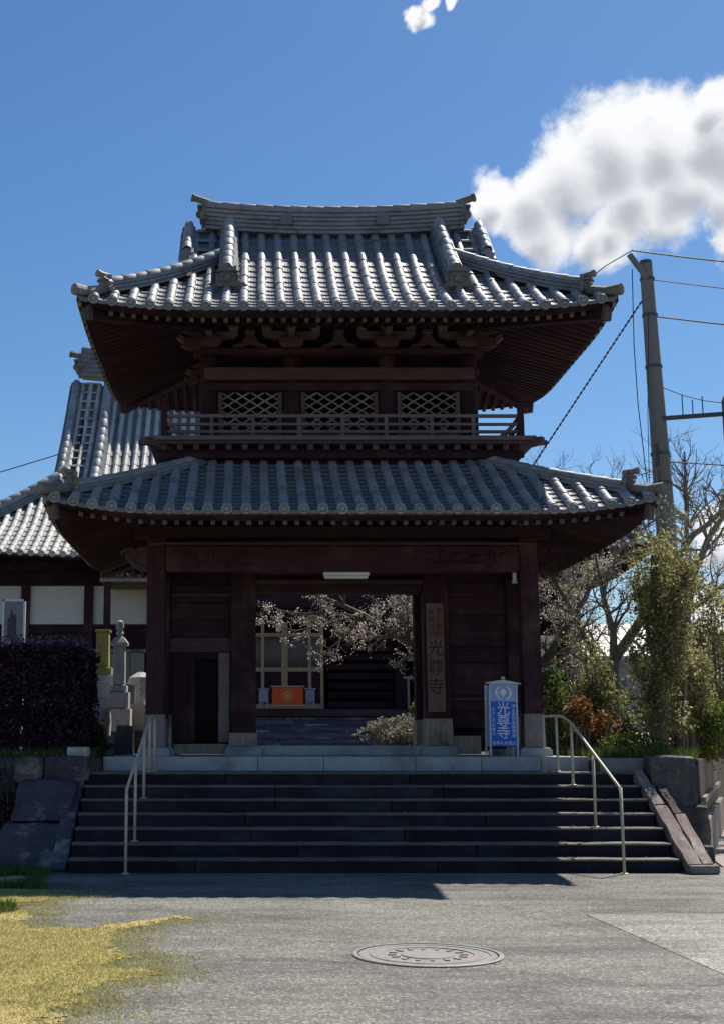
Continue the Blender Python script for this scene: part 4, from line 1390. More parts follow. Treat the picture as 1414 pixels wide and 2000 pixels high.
nb = thing('name_board', 'long upright wooden name board with black brush lettering on the right door post', 'sign', (2.93, 21.08, 2.02))
MB().box((2.915, 21.10, 2.875), (0.275, 0.035, 1.71)).build('board', 'board', nb, bevel=0.006)
fr = lambda x, z, s=1: Matrix.Translation((x, 21.0805, z))
for i, ch in enumerate('浄土真宗'):
    text_object(ch, 0.115, 'ink', nb, fr(2.975, 3.60 - 0.125 * i), bold=0.0)
for i, ch in enumerate('本願寺派'):
    text_object(ch, 0.105, 'ink', nb, fr(2.855, 3.58 - 0.115 * i), bold=0.0)
for i, ch in enumerate('光尊寺'):
    text_object(ch, 0.27, 'ink', nb, fr(2.912, 3.0 - 0.30 * i), bold=0.0)

sb = thing('sandwich_board', 'blue and white folding sign with white lettering before the right plank wall', 'sign', (3.70, 19.95, PZ))
# the front leaf leans back slightly; built in its own frame
tilt = R(7)
yaw = R(-3)
SF = Matrix.Translation((3.715, 19.86, PZ)) @ Matrix.Rotation(yaw, 4, 'Z') @ Matrix.Rotation(-tilt, 4, 'X') @ Matrix.Rotation(R(1.6), 4, 'Y')


def sbox(name, x0, x1, z0, z1, y0, y1, mat, F=SF, bev=0.003, label=None):
    mb = MB()
    mb.add([F @ Vector((x, y, z)) for x in (x0, x1) for y in (y0, y1) for z in (z0, z1)], [(0, 1, 3, 2), (4, 6, 7, 5), (0, 4, 5, 1), (2, 3, 7, 6), (0, 2, 6, 4), (1, 5, 7, 3)])
    return mb.build(name, mat, sb, bevel=bev, label=label)


sbox('frame_leg', -0.210, -0.186, 0.0, 1.06, -0.012, 0.018, 'alu')
sbox('frame_leg', 0.186, 0.210, 0.0, 1.06, -0.012, 0.018, 'alu')
sbox('lower_panel', -0.185, 0.185, 0.14, 0.80, -0.006, 0.010, 'blue')
sbox('upper_panel', -0.185, 0.185, 0.802, 1.07, -0.006, 0.010, 'pale_blue')
SB = Matrix.Translation((3.700, 20.15, PZ)) @ Matrix.Rotation(yaw, 4, 'Z') @ Matrix.Rotation(tilt, 4, 'X')
sbox('frame_leg', -0.210, -0.186, 0.0, 1.05, -0.012, 0.018, 'alu', SB)
sbox('frame_leg', 0.186, 0.210, 0.0, 1.05, -0.012, 0.018, 'alu', SB)
sbox('rear_panel', -0.185, 0.185, 0.14, 1.04, -0.006, 0.006, 'pale_blue', SB)
mb = MB(); mb.prism([(-0.27, 1.075), (-0.18, 1.09), (-0.09, 1.11), (0, 1.118), (0.09, 1.11), (0.18, 1.09), (0.27, 1.075), (0.25, 1.065), (-0.25, 1.065)], -0.03, 0.05, SF); mb.build('hood', 'alu', sb)
mb = MB(); mb.tube([SF @ Vector((0, 0, 1.13)), SF @ Vector((0, 0, 1.17))], [0.035, 0.03], 10); mb.build('carry_knob', 'cream', sb)
# emblem: two drooping wisteria sprays in a ring with a leaf between
mb = MB()
for sx in (-1, 1):
    arc = [SF @ Vector((sx * 0.105 * math.sin(t), -0.0085, 0.93 + 0.105 * math.cos(t))) for t in [math.pi * (0.12 + 0.82 * i / 10) for i in range(11)]]
    mb.tube(arc, [0.008, 0.015, 0.019, 0.021, 0.022, 0.022, 0.021, 0.018, 0.014, 0.01, 0.006], 6)
mb.prism([(0, 0.865), (0.045, 0.93), (0.03, 0.975), (0, 0.99), (-0.03, 0.975), (-0.045, 0.93)], -0.0095, -0.0065, SF)
mb.build('emblem', 'white', sb)
sf = lambda x, z: SF @ Matrix.Translation((x, -0.0075, z))
for i, ch in enumerate('光尊寺'):
    text_object(ch, 0.205, 'white', sb, sf(-0.005, 0.685 - 0.178 * i), bold=0.0)
for i, ch in enumerate('浄土真宗本願寺派'):
    text_object(ch, 0.062, 'white', sb, sf(0.145, 0.735 - 0.062 * i), bold=0.0)
for i, ch in enumerate('ようこそお参り'):
    text_object(ch, 0.060, 'white', sb, sf(-0.15, 0.69 - 0.062 * i), bold=0.0)
text_object('合掌礼拝聞法', 0.058, 'white', sb, sf(0.0, 0.185), bold=0.0)

# ------------------------------------------------------------------ stairs and platform
SX0, SX1 = -2.20, 5.16
stairs = thing('stone_staircase', 'wide flight of dark worn stone steps rising to the gate', 'steps', (1.48, 16.55, 0.0))
RISE, RUN, Y0 = 0.165, 0.29, 16.55
for k in range(7):
    y, z = Y0 + RUN * k, RISE * (k + 1)
    cuts = [SX0] + sorted(SX0 + (SX1 - SX0) * (i + 0.5 * rnd.random() + 0.25 * (k % 2)) / 3.0 for i in (0.6, 1.5)) + [SX1]
    depth = RUN + 0.02 if k < 6 else 0.62
    for a, b in zip(cuts[:-1], cuts[1:]):
        w = 0.006 * rnd.random()
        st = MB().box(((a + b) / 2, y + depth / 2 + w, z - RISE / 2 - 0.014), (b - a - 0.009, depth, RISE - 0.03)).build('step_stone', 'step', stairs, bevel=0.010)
        mb = MB()
        n = max(4, int((b - a) / 0.12))
        rings = []
        for i in range(n + 1):
            x = a + 0.002 + (b - a - 0.004) * i / n
            q = noise.noise(Vector((x * 2.1, k * 3.1, 0.3))) * 0.016
            f = y - 0.022 + w + q + noise.noise(Vector((x * 7.0, k * 5.1, 2.3))) * 0.010
            zt = z + noise.noise(Vector((x * 1.6, k * 2.0, 7.0))) * 0.009
            rings.append([(x, f + 0.008, z - 0.030), (x, y + depth - 0.003, z - 0.030), (x, y + depth - 0.003, zt), (x, f + 0.012, zt), (x, f, zt - 0.012)])
        mb.loft(rings)
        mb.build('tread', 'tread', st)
plat = thing('gate_platform', 'granite edged platform carrying the gate above the steps', 'platform', (1.4, 20.6, 1.15))
edges = [-2.06, -1.36, 0.10, 1.02, 2.30, 3.22, 4.05, 4.72]
yk = 18.92
for a, b in zip(edges[:-1], edges[1:]):
    MB().box(((a + b) / 2, yk + 0.16, 1.155 + 0.0985), (b - a - 0.006, 0.32, 0.197)).build('kerb_stone', 'granite', plat, bevel=0.010)
nx, ny = 7, 5
for i in range(nx):
    for j in range(ny):
        x0 = -2.06 + 6.78 * i / nx; y0 = yk + 0.325 + 4.1 * j / ny
        MB().box((x0 + 6.78 / nx / 2, y0 + 4.1 / ny / 2, 1.25), (6.78 / nx - 0.008, 4.1 / ny - 0.008, 0.20)).build('paving_slab', 'granite', plat, bevel=0.006)

# ------------------------------------------------------------------ handrails
def handrail(label, x0, pts_rail, posts):
    t = thing('handrail', label, 'handrail', (x0, 17.4, 0.5), 'handrails of the stairs')
    MB().tube(pts_rail, 0.0185, 8).build('rail', 'cream', t, smooth=True)
    for (x, y, z0, z1) in posts:
        p = MB().tube([(x, y, z0), (x, y, z1)], 0.0185, 8).build('post', 'cream', t, smooth=True)
        MB().lathe((x, y, z0), [(0.05, 0.0), (0.05, 0.008), (0.026, 0.015)], 10).build('flange', 'cream', p)


handrail('cream painted pipe handrail with four posts on the right of the steps', 4.2,
         [(4.02, 18.55, 1.90), (4.16, 18.50, 1.91), (4.24, 18.36, 1.90), (4.30, 18.16, 1.82), (4.455, 16.46, 1.02), (4.46, 16.42, 0.97)],
         [(4.02, 18.55, 1.155, 1.90), (4.18, 18.47, 1.155, 1.905), (4.275, 18.03, 0.99, 1.76), (4.355, 17.25, 0.495, 1.38), (4.46, 16.41, 0.0, 1.01)])
handrail('cream painted pipe handrail seen end on at the left of the steps', -1.45,
         [(-1.33, 18.75, 1.90), (-1.35, 18.50, 1.91), (-1.37, 18.30, 1.87), (-1.49, 16.46, 1.02), (-1.495, 16.42, 0.97)],
         [(-1.33, 18.72, 1.155, 1.90), (-1.375, 18.42, 1.155, 1.90), (-1.41, 17.95, 0.825, 1.70), (-1.45, 17.12, 0.33, 1.30), (-1.495, 16.41, 0.0, 1.01)])

# ------------------------------------------------------------------ rough stones
def rock(c, d, seed, mat='stone_d', name='wall_stone', parent=None, amp=0.10, rz=0.0, sh=(0, 0)):
    """a rough-hewn block: a subdivided box, pushed about by noise"""
    mb = MB()
    n = 8
    pts, idx = [], {}

    def vid(i, j, k):
        if (i, j, k) not in idx:
            p = Vector((2 * i / n - 1, 2 * j / n - 1, 2 * k / n - 1))
            rr = p.copy()
            m = max(abs(p.x), abs(p.y), abs(p.z))
            rr = p * (1.0 - 0.16 * (p.length / m - 1.0))
            nv = noise.noise_vector(p * 1.3 + Vector((seed * 3.7, seed, 0))) * amp + noise.noise_vector(p * 3.1 + Vector((seed, 5, seed))) * amp * 0.6 + noise.noise_vector(p * 8.0 + Vector((seed, 9, seed))) * amp * 0.22
            rr += nv
            q = Vector((rr.x * d[0] / 2, rr.y * d[1] / 2, rr.z * d[2] / 2))
            q.y += sh[1] * (q.z / d[2] + 0.5); q.x += sh[0] * (q.z / d[2] + 0.5)
            q = Matrix.Rotation(rz, 3, 'Z') @ q + Vector(c)
            idx[(i, j, k)] = len(pts); pts.append(q)
        return idx[(i, j, k)]
    fs = []
    for a in range(n):
        for b in range(n):
            for s in (0, n):
                f = [(a, b), (a + 1, b), (a + 1, b + 1), (a, b + 1)]
                if s: f = f
                else: f = f[::-1]
                fs.append(tuple(vid(s, p, q) for p, q in f))
                fs.append(tuple(vid(p, s, q) for p, q in f[::-1]))
                fs.append(tuple(vid(p, q, s) for p, q in f))
    mb.add(pts, fs)
    return mb.build(name, mat, parent)


# left cheek of the stairs: two leaning slabs, a sloping stringer and cap stones
cheek = thing('stone_cheek', 'leaning purplish stone slabs and cap stones forming the left cheek of the stairs', 'wall', (-2.6, 17.4, 0))
rock((-2.80, 17.35, 0.26), (0.86, 0.75, 0.56), 1, 'stone_p', 'cheek_slab', cheek, 0.085, 0.0, (0.03, 0.42))
rock((-2.72, 17.86, 0.80), (0.80, 0.72, 0.54), 2, 'stone_p', 'cheek_slab', cheek, 0.085, 0.0, (0.05, 0.40))
rock((-2.48, 18.42, 1.20), (0.62, 0.5, 0.34), 3, 'stone_p', 'cap_stone', cheek, 0.07)
rock((-2.98, 18.42, 1.18), (0.40, 0.5, 0.36), 4, 'stone_d', 'cap_stone', cheek, 0.09)
rock((-2.36, 18.55, 1.42), (0.30, 0.3, 0.14), 5, 'stone_l', 'cap_stone', cheek, 0.09)
mb = MB(); mb.bar((-2.34, 16.72, -0.05), (-2.34, 18.60, 1.17), 0.20, 0.24); mb.build('stringer', 'stone_p', cheek, bevel=0.02)

lw = thing('retaining_wall', 'dark mossy stone retaining wall below the hedge left of the stairs', 'wall', (-4.5, 18.5, 0))
for r in range(3):
    x = -3.15 - 0.15 * (r % 2)
    q = 0
    while x > -8.0:
        w = 0.5 + 0.4 * rnd.random()
        rock((x - w / 2, 18.62, 0.22 + 0.44 * r), (w * 1.06, 0.55, 0.48), 10 + r * 20 + q, 'stone_d', 'wall_stone', lw, 0.10)
        x -= w; q += 1

rw = thing('retaining_wall', 'dark retaining wall of concrete and rough stone right of the stairs', 'wall', (5.5, 18.3, 0))
MB().box((5.07, 18.62, 1.16), (0.66, 0.36, 0.36)).build('concrete_block', 'concrete', rw, bevel=0.02)
MB().box((4.93, 18.62, 0.50), (0.40, 0.36, 0.95)).build('concrete_block', 'stone_d', rw, bevel=0.02)
rock((5.66, 18.46, 1.02), (0.66, 0.66, 0.72), 41, 'stone_d', 'wall_stone', rw, 0.06)
rock((5.72, 18.36, 0.40), (0.74, 0.70, 0.66), 42, 'stone_d', 'wall_stone', rw, 0.07)
rock((5.35, 18.30, 0.25), (0.5, 0.5, 0.6), 43, 'stone_d', 'wall_stone', rw, 0.08)
rock((5.83, 17.86, 0.11), (0.34, 0.3, 0.24), 44, 'stone_d', 'wall_stone', rw, 0.12)
rock((5.62, 17.55, 0.08), (0.3, 0.26, 0.2), 45, 'stone_p', 'wall_stone', rw, 0.12)
# right cheek: a broken sloping balustrade of weathered planks on a low ramp
rc = thing('sloping_balustrade', 'weathered brown sloping balustrade broken into lengths right of the steps', 'balustrade', (5.3, 17.3, 0))
mb = MB(); mb.prism([(16.62, 0.0), (18.5, 0.0), (18.5, 1.08), (18.35, 1.06)], 5.18, 5.50, frame((0, 1, 0), (1, 0, 0), (0, 0, 1), (0, 0, 0))); mb.build('ramp', 'stone_d', rc, bevel=0.02)
def rough_beam(p0, p1, w, h, seed, mat, name='cheek_beam'):
    mb = MB()
    p0, p1 = Vector(p0), Vector(p1)
    d = (p1 - p0).normalized(); r = d.cross(Vector((0, 0, 1))).normalized(); u = r.cross(d)
    rings = []
    for i in range(13):
        p = p0.lerp(p1, i / 12)
        ring = []
        for (a, b) in ((-1, -1), (0, -1), (1, -1), (1, 0), (1, 1), (0, 1), (-1, 1), (-1, 0)):
            q = p + r * a * w / 2 + u * b * h / 2
            ring.append(q + noise.noise_vector(q * 4 + Vector((seed, 0, 0))) * 0.022)
        rings.append(ring)
    mb.loft(rings)
    return mb.build(name, mat, rc)
M['old_plank'] = surf_mat('weathered_brown_plank', (0.13, 0.095, 0.085), (0.30, 0.24, 0.22), 3.0, 0.85, (4, 1.2, 1.2), 0.3, 0.012, 0.7, 0.2, (0.40, 0.37, 0.33), 2.2)
rough_beam((5.30, 16.42, 0.06), (5.26, 17.55, 0.70), 0.17, 0.13, 1, 'old_plank')
rough_beam((5.26, 17.58, 0.72), (5.22, 18.40, 1.15), 0.14, 0.12, 2, 'old_plank')
rough_beam((5.47, 16.44, 0.07), (5.44, 17.35, 0.60), 0.13, 0.12, 3, 'old_plank')
rough_beam((5.44, 17.38, 0.62), (5.42, 18.05, 0.96), 0.10, 0.10, 4, 'stone_d')
MB().box((5.40, 16.40, 0.055), (0.36, 0.16, 0.10), 0.1).build('foot_block', 'old_plank', rc, bevel=0.02)

# picket fence along the right edge of the garden
fence = thing('picket_fence', 'low brown picket fence on a pale kerb along the right edge of the garden', 'fence', (6.1, 18.7, 0.3))
fp0, fp1 = Vector((6.12, 18.55, 0)), Vector((8.7, 25.4, 0))
L = (fp1 - fp0).length
ang = math.atan2(fp1.y - fp0.y, fp1.x - fp0.x)
n = 40
for i in range(n):
    p = fp0.lerp(fp1, (i + 0.5) / n)
    MB().box((p.x, p.y, 0.92 + 0.02 * rnd.random()), (0.10, 0.035, 0.78), ang + 0.05 * (rnd.random() - .5), 0, 1.0, 0.02 * (rnd.random() - .5)).build('picket', 'picket', fence, bevel=0.012)
MB().bar(fp0 + Vector((0.04, -0.03, 0.78)), fp1 + Vector((0.04, -0.03, 0.80)), 0.05, 0.07).build('rail', 'picket', fence)
MB().bar(fp0 + Vector((0.0, -0.02, 0.26)), fp1 + Vector((0.0, -0.02, 0.28)), 0.20, 0.54).build('kerb', 'picket', fence, bevel=0.02)

# manhole cover
mh = thing('manhole_cover', 'round cast iron manhole cover with raised rings set in the asphalt', 'manhole cover', (1.305, 10.24, 0.0))
MB().lathe((1.305, 10.24, -0.02), [(0.555, 0.0), (0.555, 0.030), (0.545, 0.034), (0.52, 0.034), (0.52, 0.0)], 48).build('rim', 'iron', mh)
mb = MB(); mb.lathe((1.305, 10.24, -0.02), [(0.505, 0.0), (0.505, 0.030), (0.46, 0.030), (0.455, 0.024), (0.43, 0.024), (0.425, 0.030), (0.34, 0.030), (0.335, 0.023), (0.20, 0.023), (0.195, 0.030), (0.12, 0.031)], 48)
mb.build('lid', 'iron', mh)
mb = MB()
for q, (rad, n, w) in enumerate(((0.385, 30, 0.045), (0.265, 16, 0.06))):
    for i in range(n):
        a = 2 * math.pi * i / n
        mb.box((1.305 + rad * math.cos(a), 10.24 + rad * math.sin(a), 0.008), (w, w * 0.45, 0.005), a)
mb.build('studs', 'iron', mh, kind='stuff')

# ------------------------------------------------------------------ main hall behind the gate
HX, HY = 0.6, 45.0
hall = thing('main_hall', 'large temple hall with a tall grey tiled hip and gable roof behind the gate', 'temple hall', (HX, HY, PZ))
HR = Roof(HX, HY, 10.9, 8.0, 6.75, 7.1, 0.54, 0.45, 6.0, 8.0, g=6.75, gh=5.9)
HWY = 39.2
c3 = MB()
for sx in (-1, 1):
    c3.prism([(-3.4, HR.prof(4.2)), (0.0, HR.prof(8.0) - 0.3), (3.4, HR.prof(4.2))], -0.05, 0.05, frame((0, 1, 0), (1, 0, 0), (0, 0, 1), (HX + sx * 5.9, HY, 0)))
hall_roof = c3.build('hall_roof', 'wood', hall)
# each cover-tile row on the front slope is one piece; the rest are joined
rest, pans = MB(), MB()
for k in range(4):
    half = HR.half(k)
    pt = 0.30
    n = int((2 * half - 0.3) / pt)
    for i in range(n + 1):
        t = (i - n / 2) * pt
        dm = max(0.2, HR.dmax(k, t))
        m = max(1, int(round(dm / 0.42)))
        mb = MB() if k == 0 else rest
        for j in range(m):
            d0, d1 = dm * j / m, dm * (j + 1) / m
            if j == 0: d0 = -0.05
            apply_piece(mb, ROLL, along(HR.P(*HR.side(k, t, d0)), HR.P(*HR.side(k, t, min(d1, dm - 1e-3))), 0.085, 0.085))
        p = HR.P(*HR.side(k, t, -0.06))
        y = HR.P(*HR.side(k, t, 0.1)) - p; y.z = 0; y.normalize()
        apply_piece(mb, DISC, frame(y.cross(Vector((0, 0, 1))) * 0.09, y * 0.08, Vector((0, 0, 0.09)), p + Vector((0, 0, 0.02))))
        if k == 0: mb.build('tile_row', 'hall_tile', hall_roof, smooth=False)
        t1 = t + pt
        dm2 = max(dm, HR.dmax(k, t1))
        m = max(1, int(round(dm2 / 0.36)))
        for j in range(m):
            d0, d1 = dm2 * j / m, dm2 * (j + 1) / m + 0.01
            tt1 = min(t1, half)
            a0, b0 = HR.P(*HR.side(k, t, d0), 0.03), HR.P(*HR.side(k, tt1, d0), 0.03)
            a1, b1 = HR.P(*HR.side(k, t, d1)), HR.P(*HR.side(k, tt1, d1))
            mid0, mid1 = (a0 + b0) / 2 - Vector((0, 0, .05)), (a1 + b1) / 2 - Vector((0, 0, .05))
            dn = Vector((0, 0, 0.06))
            pans.add([a0, mid0, b0, a1, mid1, b1, a0 - dn, mid0 - dn, b0 - dn], [(0, 1, 4, 3), (1, 2, 5, 4), (6, 7, 1, 0), (7, 8, 2, 1)])
rest.build('cover_tiles', 'hall_tile', hall_roof, kind='stuff')
pans.build('pan_tiles', 'pan', hall_roof, kind='stuff')
eaves(hall_roof, HR, 0.3, 1.9, red=True, rafters=False)
mr = [(HX + t * 6.5, HY, HR.prof(8.0) - 0.1 + 0.35 * t * t) for t in [-1 + i / 8 for i in range(17)]]
ridge_stack('main_ridge', mr, 0.6, 1.0, 6, True, hall_roof, 0.12)
for sx in (-1, 1):
    oni((HX + sx * 6.55, HY, HR.prof(8.0) + 0.35), (sx, 0, 0), 1.05, hall_roof, True, 0.1)
    mb = MB()
    fx = HX + sx * 5.9
    mb.tube([(fx, HY, HR.prof(8.0) + 1.0), (fx + sx * .1, HY, HR.prof(8.0) + 1.35), (fx - sx * .12, HY, HR.prof(8.0) + 1.65), (fx + sx * .05, HY, HR.prof(8.0) + 1.95)], [0.2, 0.18, 0.11, 0.03], 8)
    mb.tube([(fx, HY, HR.prof(8.0) + 1.15), (fx - sx * .35, HY, HR.prof(8.0) + 1.2), (fx - sx * .5, HY, HR.prof(8.0) + 1.45)], [0.14, 0.16, 0.05], 6)
    mb.build('ridge_ornament', 'tile_end', hall_roof)
    for sy in (-1, 1):
        ridge_stack('verge_tiles', [HR.P(sx * 6.65, sy * (8.0 - d), -0.02) for d in (4.1, 5, 6, 7, 7.9)], 0.45, 0.22, 2, True, hall_roof, 0.11)
        ridge_stack('descending_ridge', [HR.P(sx * 5.5, sy * (8.0 - d), -0.02) for d in (2.6, 3.5, 4.4, 5.3, 6.2, 7.1, 7.8)], 0.44, 0.42, 3, True, hall_roof, 0.14)
        oni(HR.P(sx * 5.5, sy * 5.45, 0), (0, sy, 0), 0.9, hall_roof, False)
        ridge_stack('hip_ridge', [HR.P(sx * (10.9 - d), sy * (8 - d), -0.02) for d in [0.6 + 3.6 * i / 10 for i in range(11)]], 0.44, 0.36, 3, True, hall_roof, 0.12)
        oni(HR.P(sx * 10.35, sy * 7.45, 0), (sx, sy, 0), 0.85, hall_roof, True, 0.1)
        mb = MB(); mb.tube([HR.P(sx * 6.2, sy * (8 - 4.2), -0.25), HR.P(sx * 6.2, sy * (8 - 7.9), -0.3)], 0.14, 4); mb.build('barge_board', 'wood', hall_roof)


def hbox(name, x0, x1, y0, y1, z0, z1, mat, parent=None, bev=0.0, label=None):
    return MB().box(((x0 + x1) / 2, (y0 + y1) / 2, (z0 + z1) / 2), (x1 - x0, y1 - y0, z1 - z0)).build(name, mat, parent or hall, bevel=bev, label=label)


hbox('core_wall', -8.6, 9.8, HWY + 0.3, HWY + 11.4, 1.3, 7.2, 'black')
hbox('frieze_beam', -8.7, 9.9, HWY - 0.05, HWY + 0.29, 6.12, 6.5, 'wood')
hbox('frieze_beam', -8.7, 9.9, HWY - 0.02, HWY + 0.29, 6.86, 7.25, 'wood')
xs = [-8.5 + 1.86 * i for i in range(5)]
for i, x in enumerate(xs):
    hbox('wall_post', x - 0.13, x + 0.13, HWY - 0.06, HWY + 0.29, 1.3, 6.119, 'wood_v')
for a, b in zip(xs[:-1], xs[1:]):
    hbox('plaster_panel', a + 0.131, b - 0.131, HWY + 0.06, HWY + 0.29, 4.98, 6.119, 'plaster')
    hbox('beam', a + 0.131, b - 0.131, HWY, HWY + 0.29, 4.72, 4.979, 'wood')
    hbox('dark_panel', a + 0.131, b - 0.131, HWY + 0.07, HWY + 0.29, 4.25, 4.719, 'wood')
    hbox('sill_rail', a + 0.131, b - 0.131, HWY - 0.03, HWY + 0.29, 4.16, 4.249, 'wood_pale')
    hbox('window', a + 0.2, b - 0.2, HWY + 0.10, HWY + 0.29, 2.6, 4.159, 'glass')
    for f in (0.33, 0.66):
        x = a + (b - a) * f
        hbox('window_bar', x - 0.02, x + 0.02, HWY + 0.06, HWY + 0.099, 2.6, 4.159, 'wood_pale')
hbox('frieze_panel', -8.4, -1.4, HWY + 0.08, HWY + 0.29, 6.51, 6.859, 'wood')
# front porch seen through the gate: floor, joinery, dark doorway
hbox('veranda', -1.0, 9.0, 37.0, 39.1, 2.20, 2.46, 'woodx', bev=0.01)
hbox('veranda_edge', -1.0, 9.0, 36.93, 36.999, 2.26, 2.44, 'wood_mid')
HF = 38.6
for x in (0.35, 0.98, 1.70, 2.05):
    hbox('door_stile', x - (0.09 if abs(x - .98) < .01 else 0.045), x + (0.09 if abs(x - .98) < .01 else 0.045), HF - 0.05, HF + 0.05, 2.461, 5.0, 'beige_wood')
for z, h in ((3.62, 0.06), (2.55, 0.09), (4.62, 0.05)):
    for a, b in ((-0.6, 0.304), (0.396, 0.889), (1.071, 1.654), (1.746, 2.004)):
        hbox('door_rail', a, b, HF - 0.04, HF + 0.04, z - h, z + h, 'beige_wood')
for a, b in ((-0.6, 0.304), (0.396, 0.889), (1.071, 1.654), (1.746, 2.004)):
    hbox('door_panel', a, b, HF, HF + 0.03, 2.641, 3.559, 'wood')
    hbox('door_pane', a, b, HF + 0.005, HF + 0.02, 3.681, 4.569, 'glass')
hbox('porch_beam', -1.2, 9.0, HF - 0.15, HF + 0.15, 5.0, 5.35, 'wood')
hbox('porch_beam', -1.2, 9.0, 36.4, 36.7, 5.2, 5.55, 'wood')
for x in (-0.9, 4.75, 8.8):
    hbox('porch_post', x - 0.15, x + 0.15, 36.42, 36.7, 1.35, 5.2, 'wood_v', bev=0.02)
hbox('doorway_back', 2.051, 4.5, HF + 0.6, HF + 0.7, 2.461, 5.0, 'black')
for i in range(9):
    hbox('door_slat', 2.25, 4.1, HF + 0.25, HF + 0.29, 2.55 + 0.27 * i, 2.72 + 0.27 * i, 'wood')
hbox('side_screen', 4.15, 4.45, HF - 0.2, HF + 0.2, 2.461, 3.9, 'wood')
hbox('white_rail', 4.2, 6.0, 36.9, 36.98, 3.28, 3.34, 'wood_pale')
hbox('white_rail', 4.3, 4.36, 36.9, 36.98, 2.46, 3.279, 'wood_pale')
for x in (4.85, 5.5): hbox('rail_post', x - 0.03, x + 0.03, 36.86, 36.94, 2.46, 4.6, 'wood_pale')
hbox('side_panel', 4.9, 8.8, HF, HF + 0.1, 2.9, 4.6, 'plaster')
hbox('hall_step_frame', -0.9, 4.6, 36.55, 36.92, 1.3, 2.20, 'blue_stone')
for i in range(5):
    z = PZ + 0.17 * (i + 1)
    x = -0.9
    while x < 4.5:
        w = min(4.6 - x, 1.6 + 0.8 * rnd.random())
        hbox('nosing', x + 0.004, x + w - 0.004, 34.81 + 0.34 * i, 34.848 + 0.34 * i, z - 0.05, z + 0.002, 'stone_p')
        hbox('step', x + 0.004, x + w - 0.004, 34.85 + 0.34 * i, 35.22 + 0.34 * i, z - 0.17, z, 'blue_stone', bev=0.012)
        x += w
# small tiled porch roof jutting from the hall on the left
pr = MB(); pr.box((-3.05, 37.9, 6.02), (2.3, 2.0, 0.10)); side_roof = pr.build('side_porch_roof', 'wood_pale', hall)
SR = Roof(-3.05, 37.9, 1.15, 1.0, 6.10, 0.55, 0.2, 0.0, 1, 1.0, g=1.0, gh=1.0)
for i in range(8):
    t = -1.05 + 0.30 * i
    mb = MB()
    for j in range(3):
        apply_piece(mb, ROLL, along((HX * 0 - 3.05 + t, 36.88 + .34 * j, 6.12 + 0.19 * j), (-3.05 + t, 36.88 + .34 * (j + 1), 6.12 + 0.19 * (j + 1)), 0.09, 0.09))
    mb.build('tile_row', 'hall_tile', side_roof)
mb = MB(); mb.add([(-4.2, 36.86, 6.07), (-1.9, 36.86, 6.07), (-1.9, 37.95, 6.67), (-4.2, 37.95, 6.67)], [(0, 1, 2, 3)]); mb.build('pan_tiles', 'pan', side_roof)
for x in (-4.0, -2.1):
    hbox('porch_post', x - 0.09, x + 0.09, 36.95, 37.13, 1.35, 5.969, 'wood_v')

# offering table and stands on the hall steps
ob = thing('offering_box', 'orange cloth covered offering box with a gold crest on the hall veranda', 'offering box', (1.0, 36.4, 2.46))
MB().box((1.01, 36.72, 2.80), (0.84, 0.35, 0.48)).build('box', 'orange', ob, bevel=0.015)
MB().box((1.01, 36.72, 3.055), (0.92, 0.42, 0.03)).build('top_frame', 'beige_wood', ob)
MB().box((1.01, 36.72, 2.535), (0.92, 0.42, 0.05)).build('base_frame', 'beige_wood', ob)
MB().lathe((0, 0, 0), [(0.13, 0.0), (0.13, 0.01)], 20)
mb = MB()
mb.tube([(1.01 + 0.11 * math.cos(t), 36.535, 2.80 + 0.11 * math.sin(t)) for t in [2 * math.pi * i / 16 for i in range(17)]], 0.018, 5)
for i in range(5):
    a = math.pi / 2 + 2 * math.pi * i / 5
    mb.tube([(1.01, 36.535, 2.80), (1.01 + 0.07 * math.cos(a), 36.535, 2.80 + 0.07 * math.sin(a))], [0.012, 0.022], 5)
mb.build('crest', 'gold', ob)
for x, lab in ((0.36, 'grey wooden stand left of the orange offering box'), (1.62, 'grey wooden stand right of the orange offering box')):
    t = thing('stand', lab, 'stand', (x, 36.7, 2.46), 'stands beside the offering box')
    MB().box((x, 36.75, 2.80), (0.26, 0.26, 0.36)).build('box', 'grey_paint', t, bevel=0.02)
    MB().box((x, 36.75, 2.995), (0.32, 0.32, 0.03)).build('top', 'grey_paint', t)
    for dx in (-0.1, 0.1):
        for dy in (-0.1, 0.1):
            MB().box((x + dx, 36.75 + dy, 2.54), (0.05, 0.05, 0.158)).build('leg', 'grey_paint', t)

# ------------------------------------------------------------------ graveyard left of the gate
def monument(name, label, cat, x, y, z, prof_list, shaft, mat, group=None):
    t = thing(name, label, cat, (x, y, z), group)
    for i, (w, h0, h1) in enumerate(prof_list):
        MB().box((x, y, z + (h0 + h1) / 2), (w, w, h1 - h0 - 0.002), 0.0).build('plinth', 'stone_l' if i else 'stone_d', t, bevel=0.015)
    shaft(t, x, y, z)
    return t


def lichen_shaft(t, x, y, z):
    MB().box((x, y, z + 1.90), (0.24, 0.24, 0.66), 0, 0, 0.97).build('shaft', 'lichen', t, bevel=0.02)
    MB().box((x, y, z + 2.25), (0.28, 0.28, 0.05)).build('cap', 'lichen', t, bevel=0.012)
    MB().box((x, y, z + 1.50), (0.36, 0.36, 0.14)).build('seat', 'lichen', t, bevel=0.02)


monument('gravestone', 'yellow lichen covered upright gravestone beside the purple hedge', 'gravestone', -2.76, 25.0, PZ, [(0.7, -0.05, 0.5), (0.56, 0.5, 1.0), (0.44, 1.0, 1.43)], lichen_shaft, 'lichen')


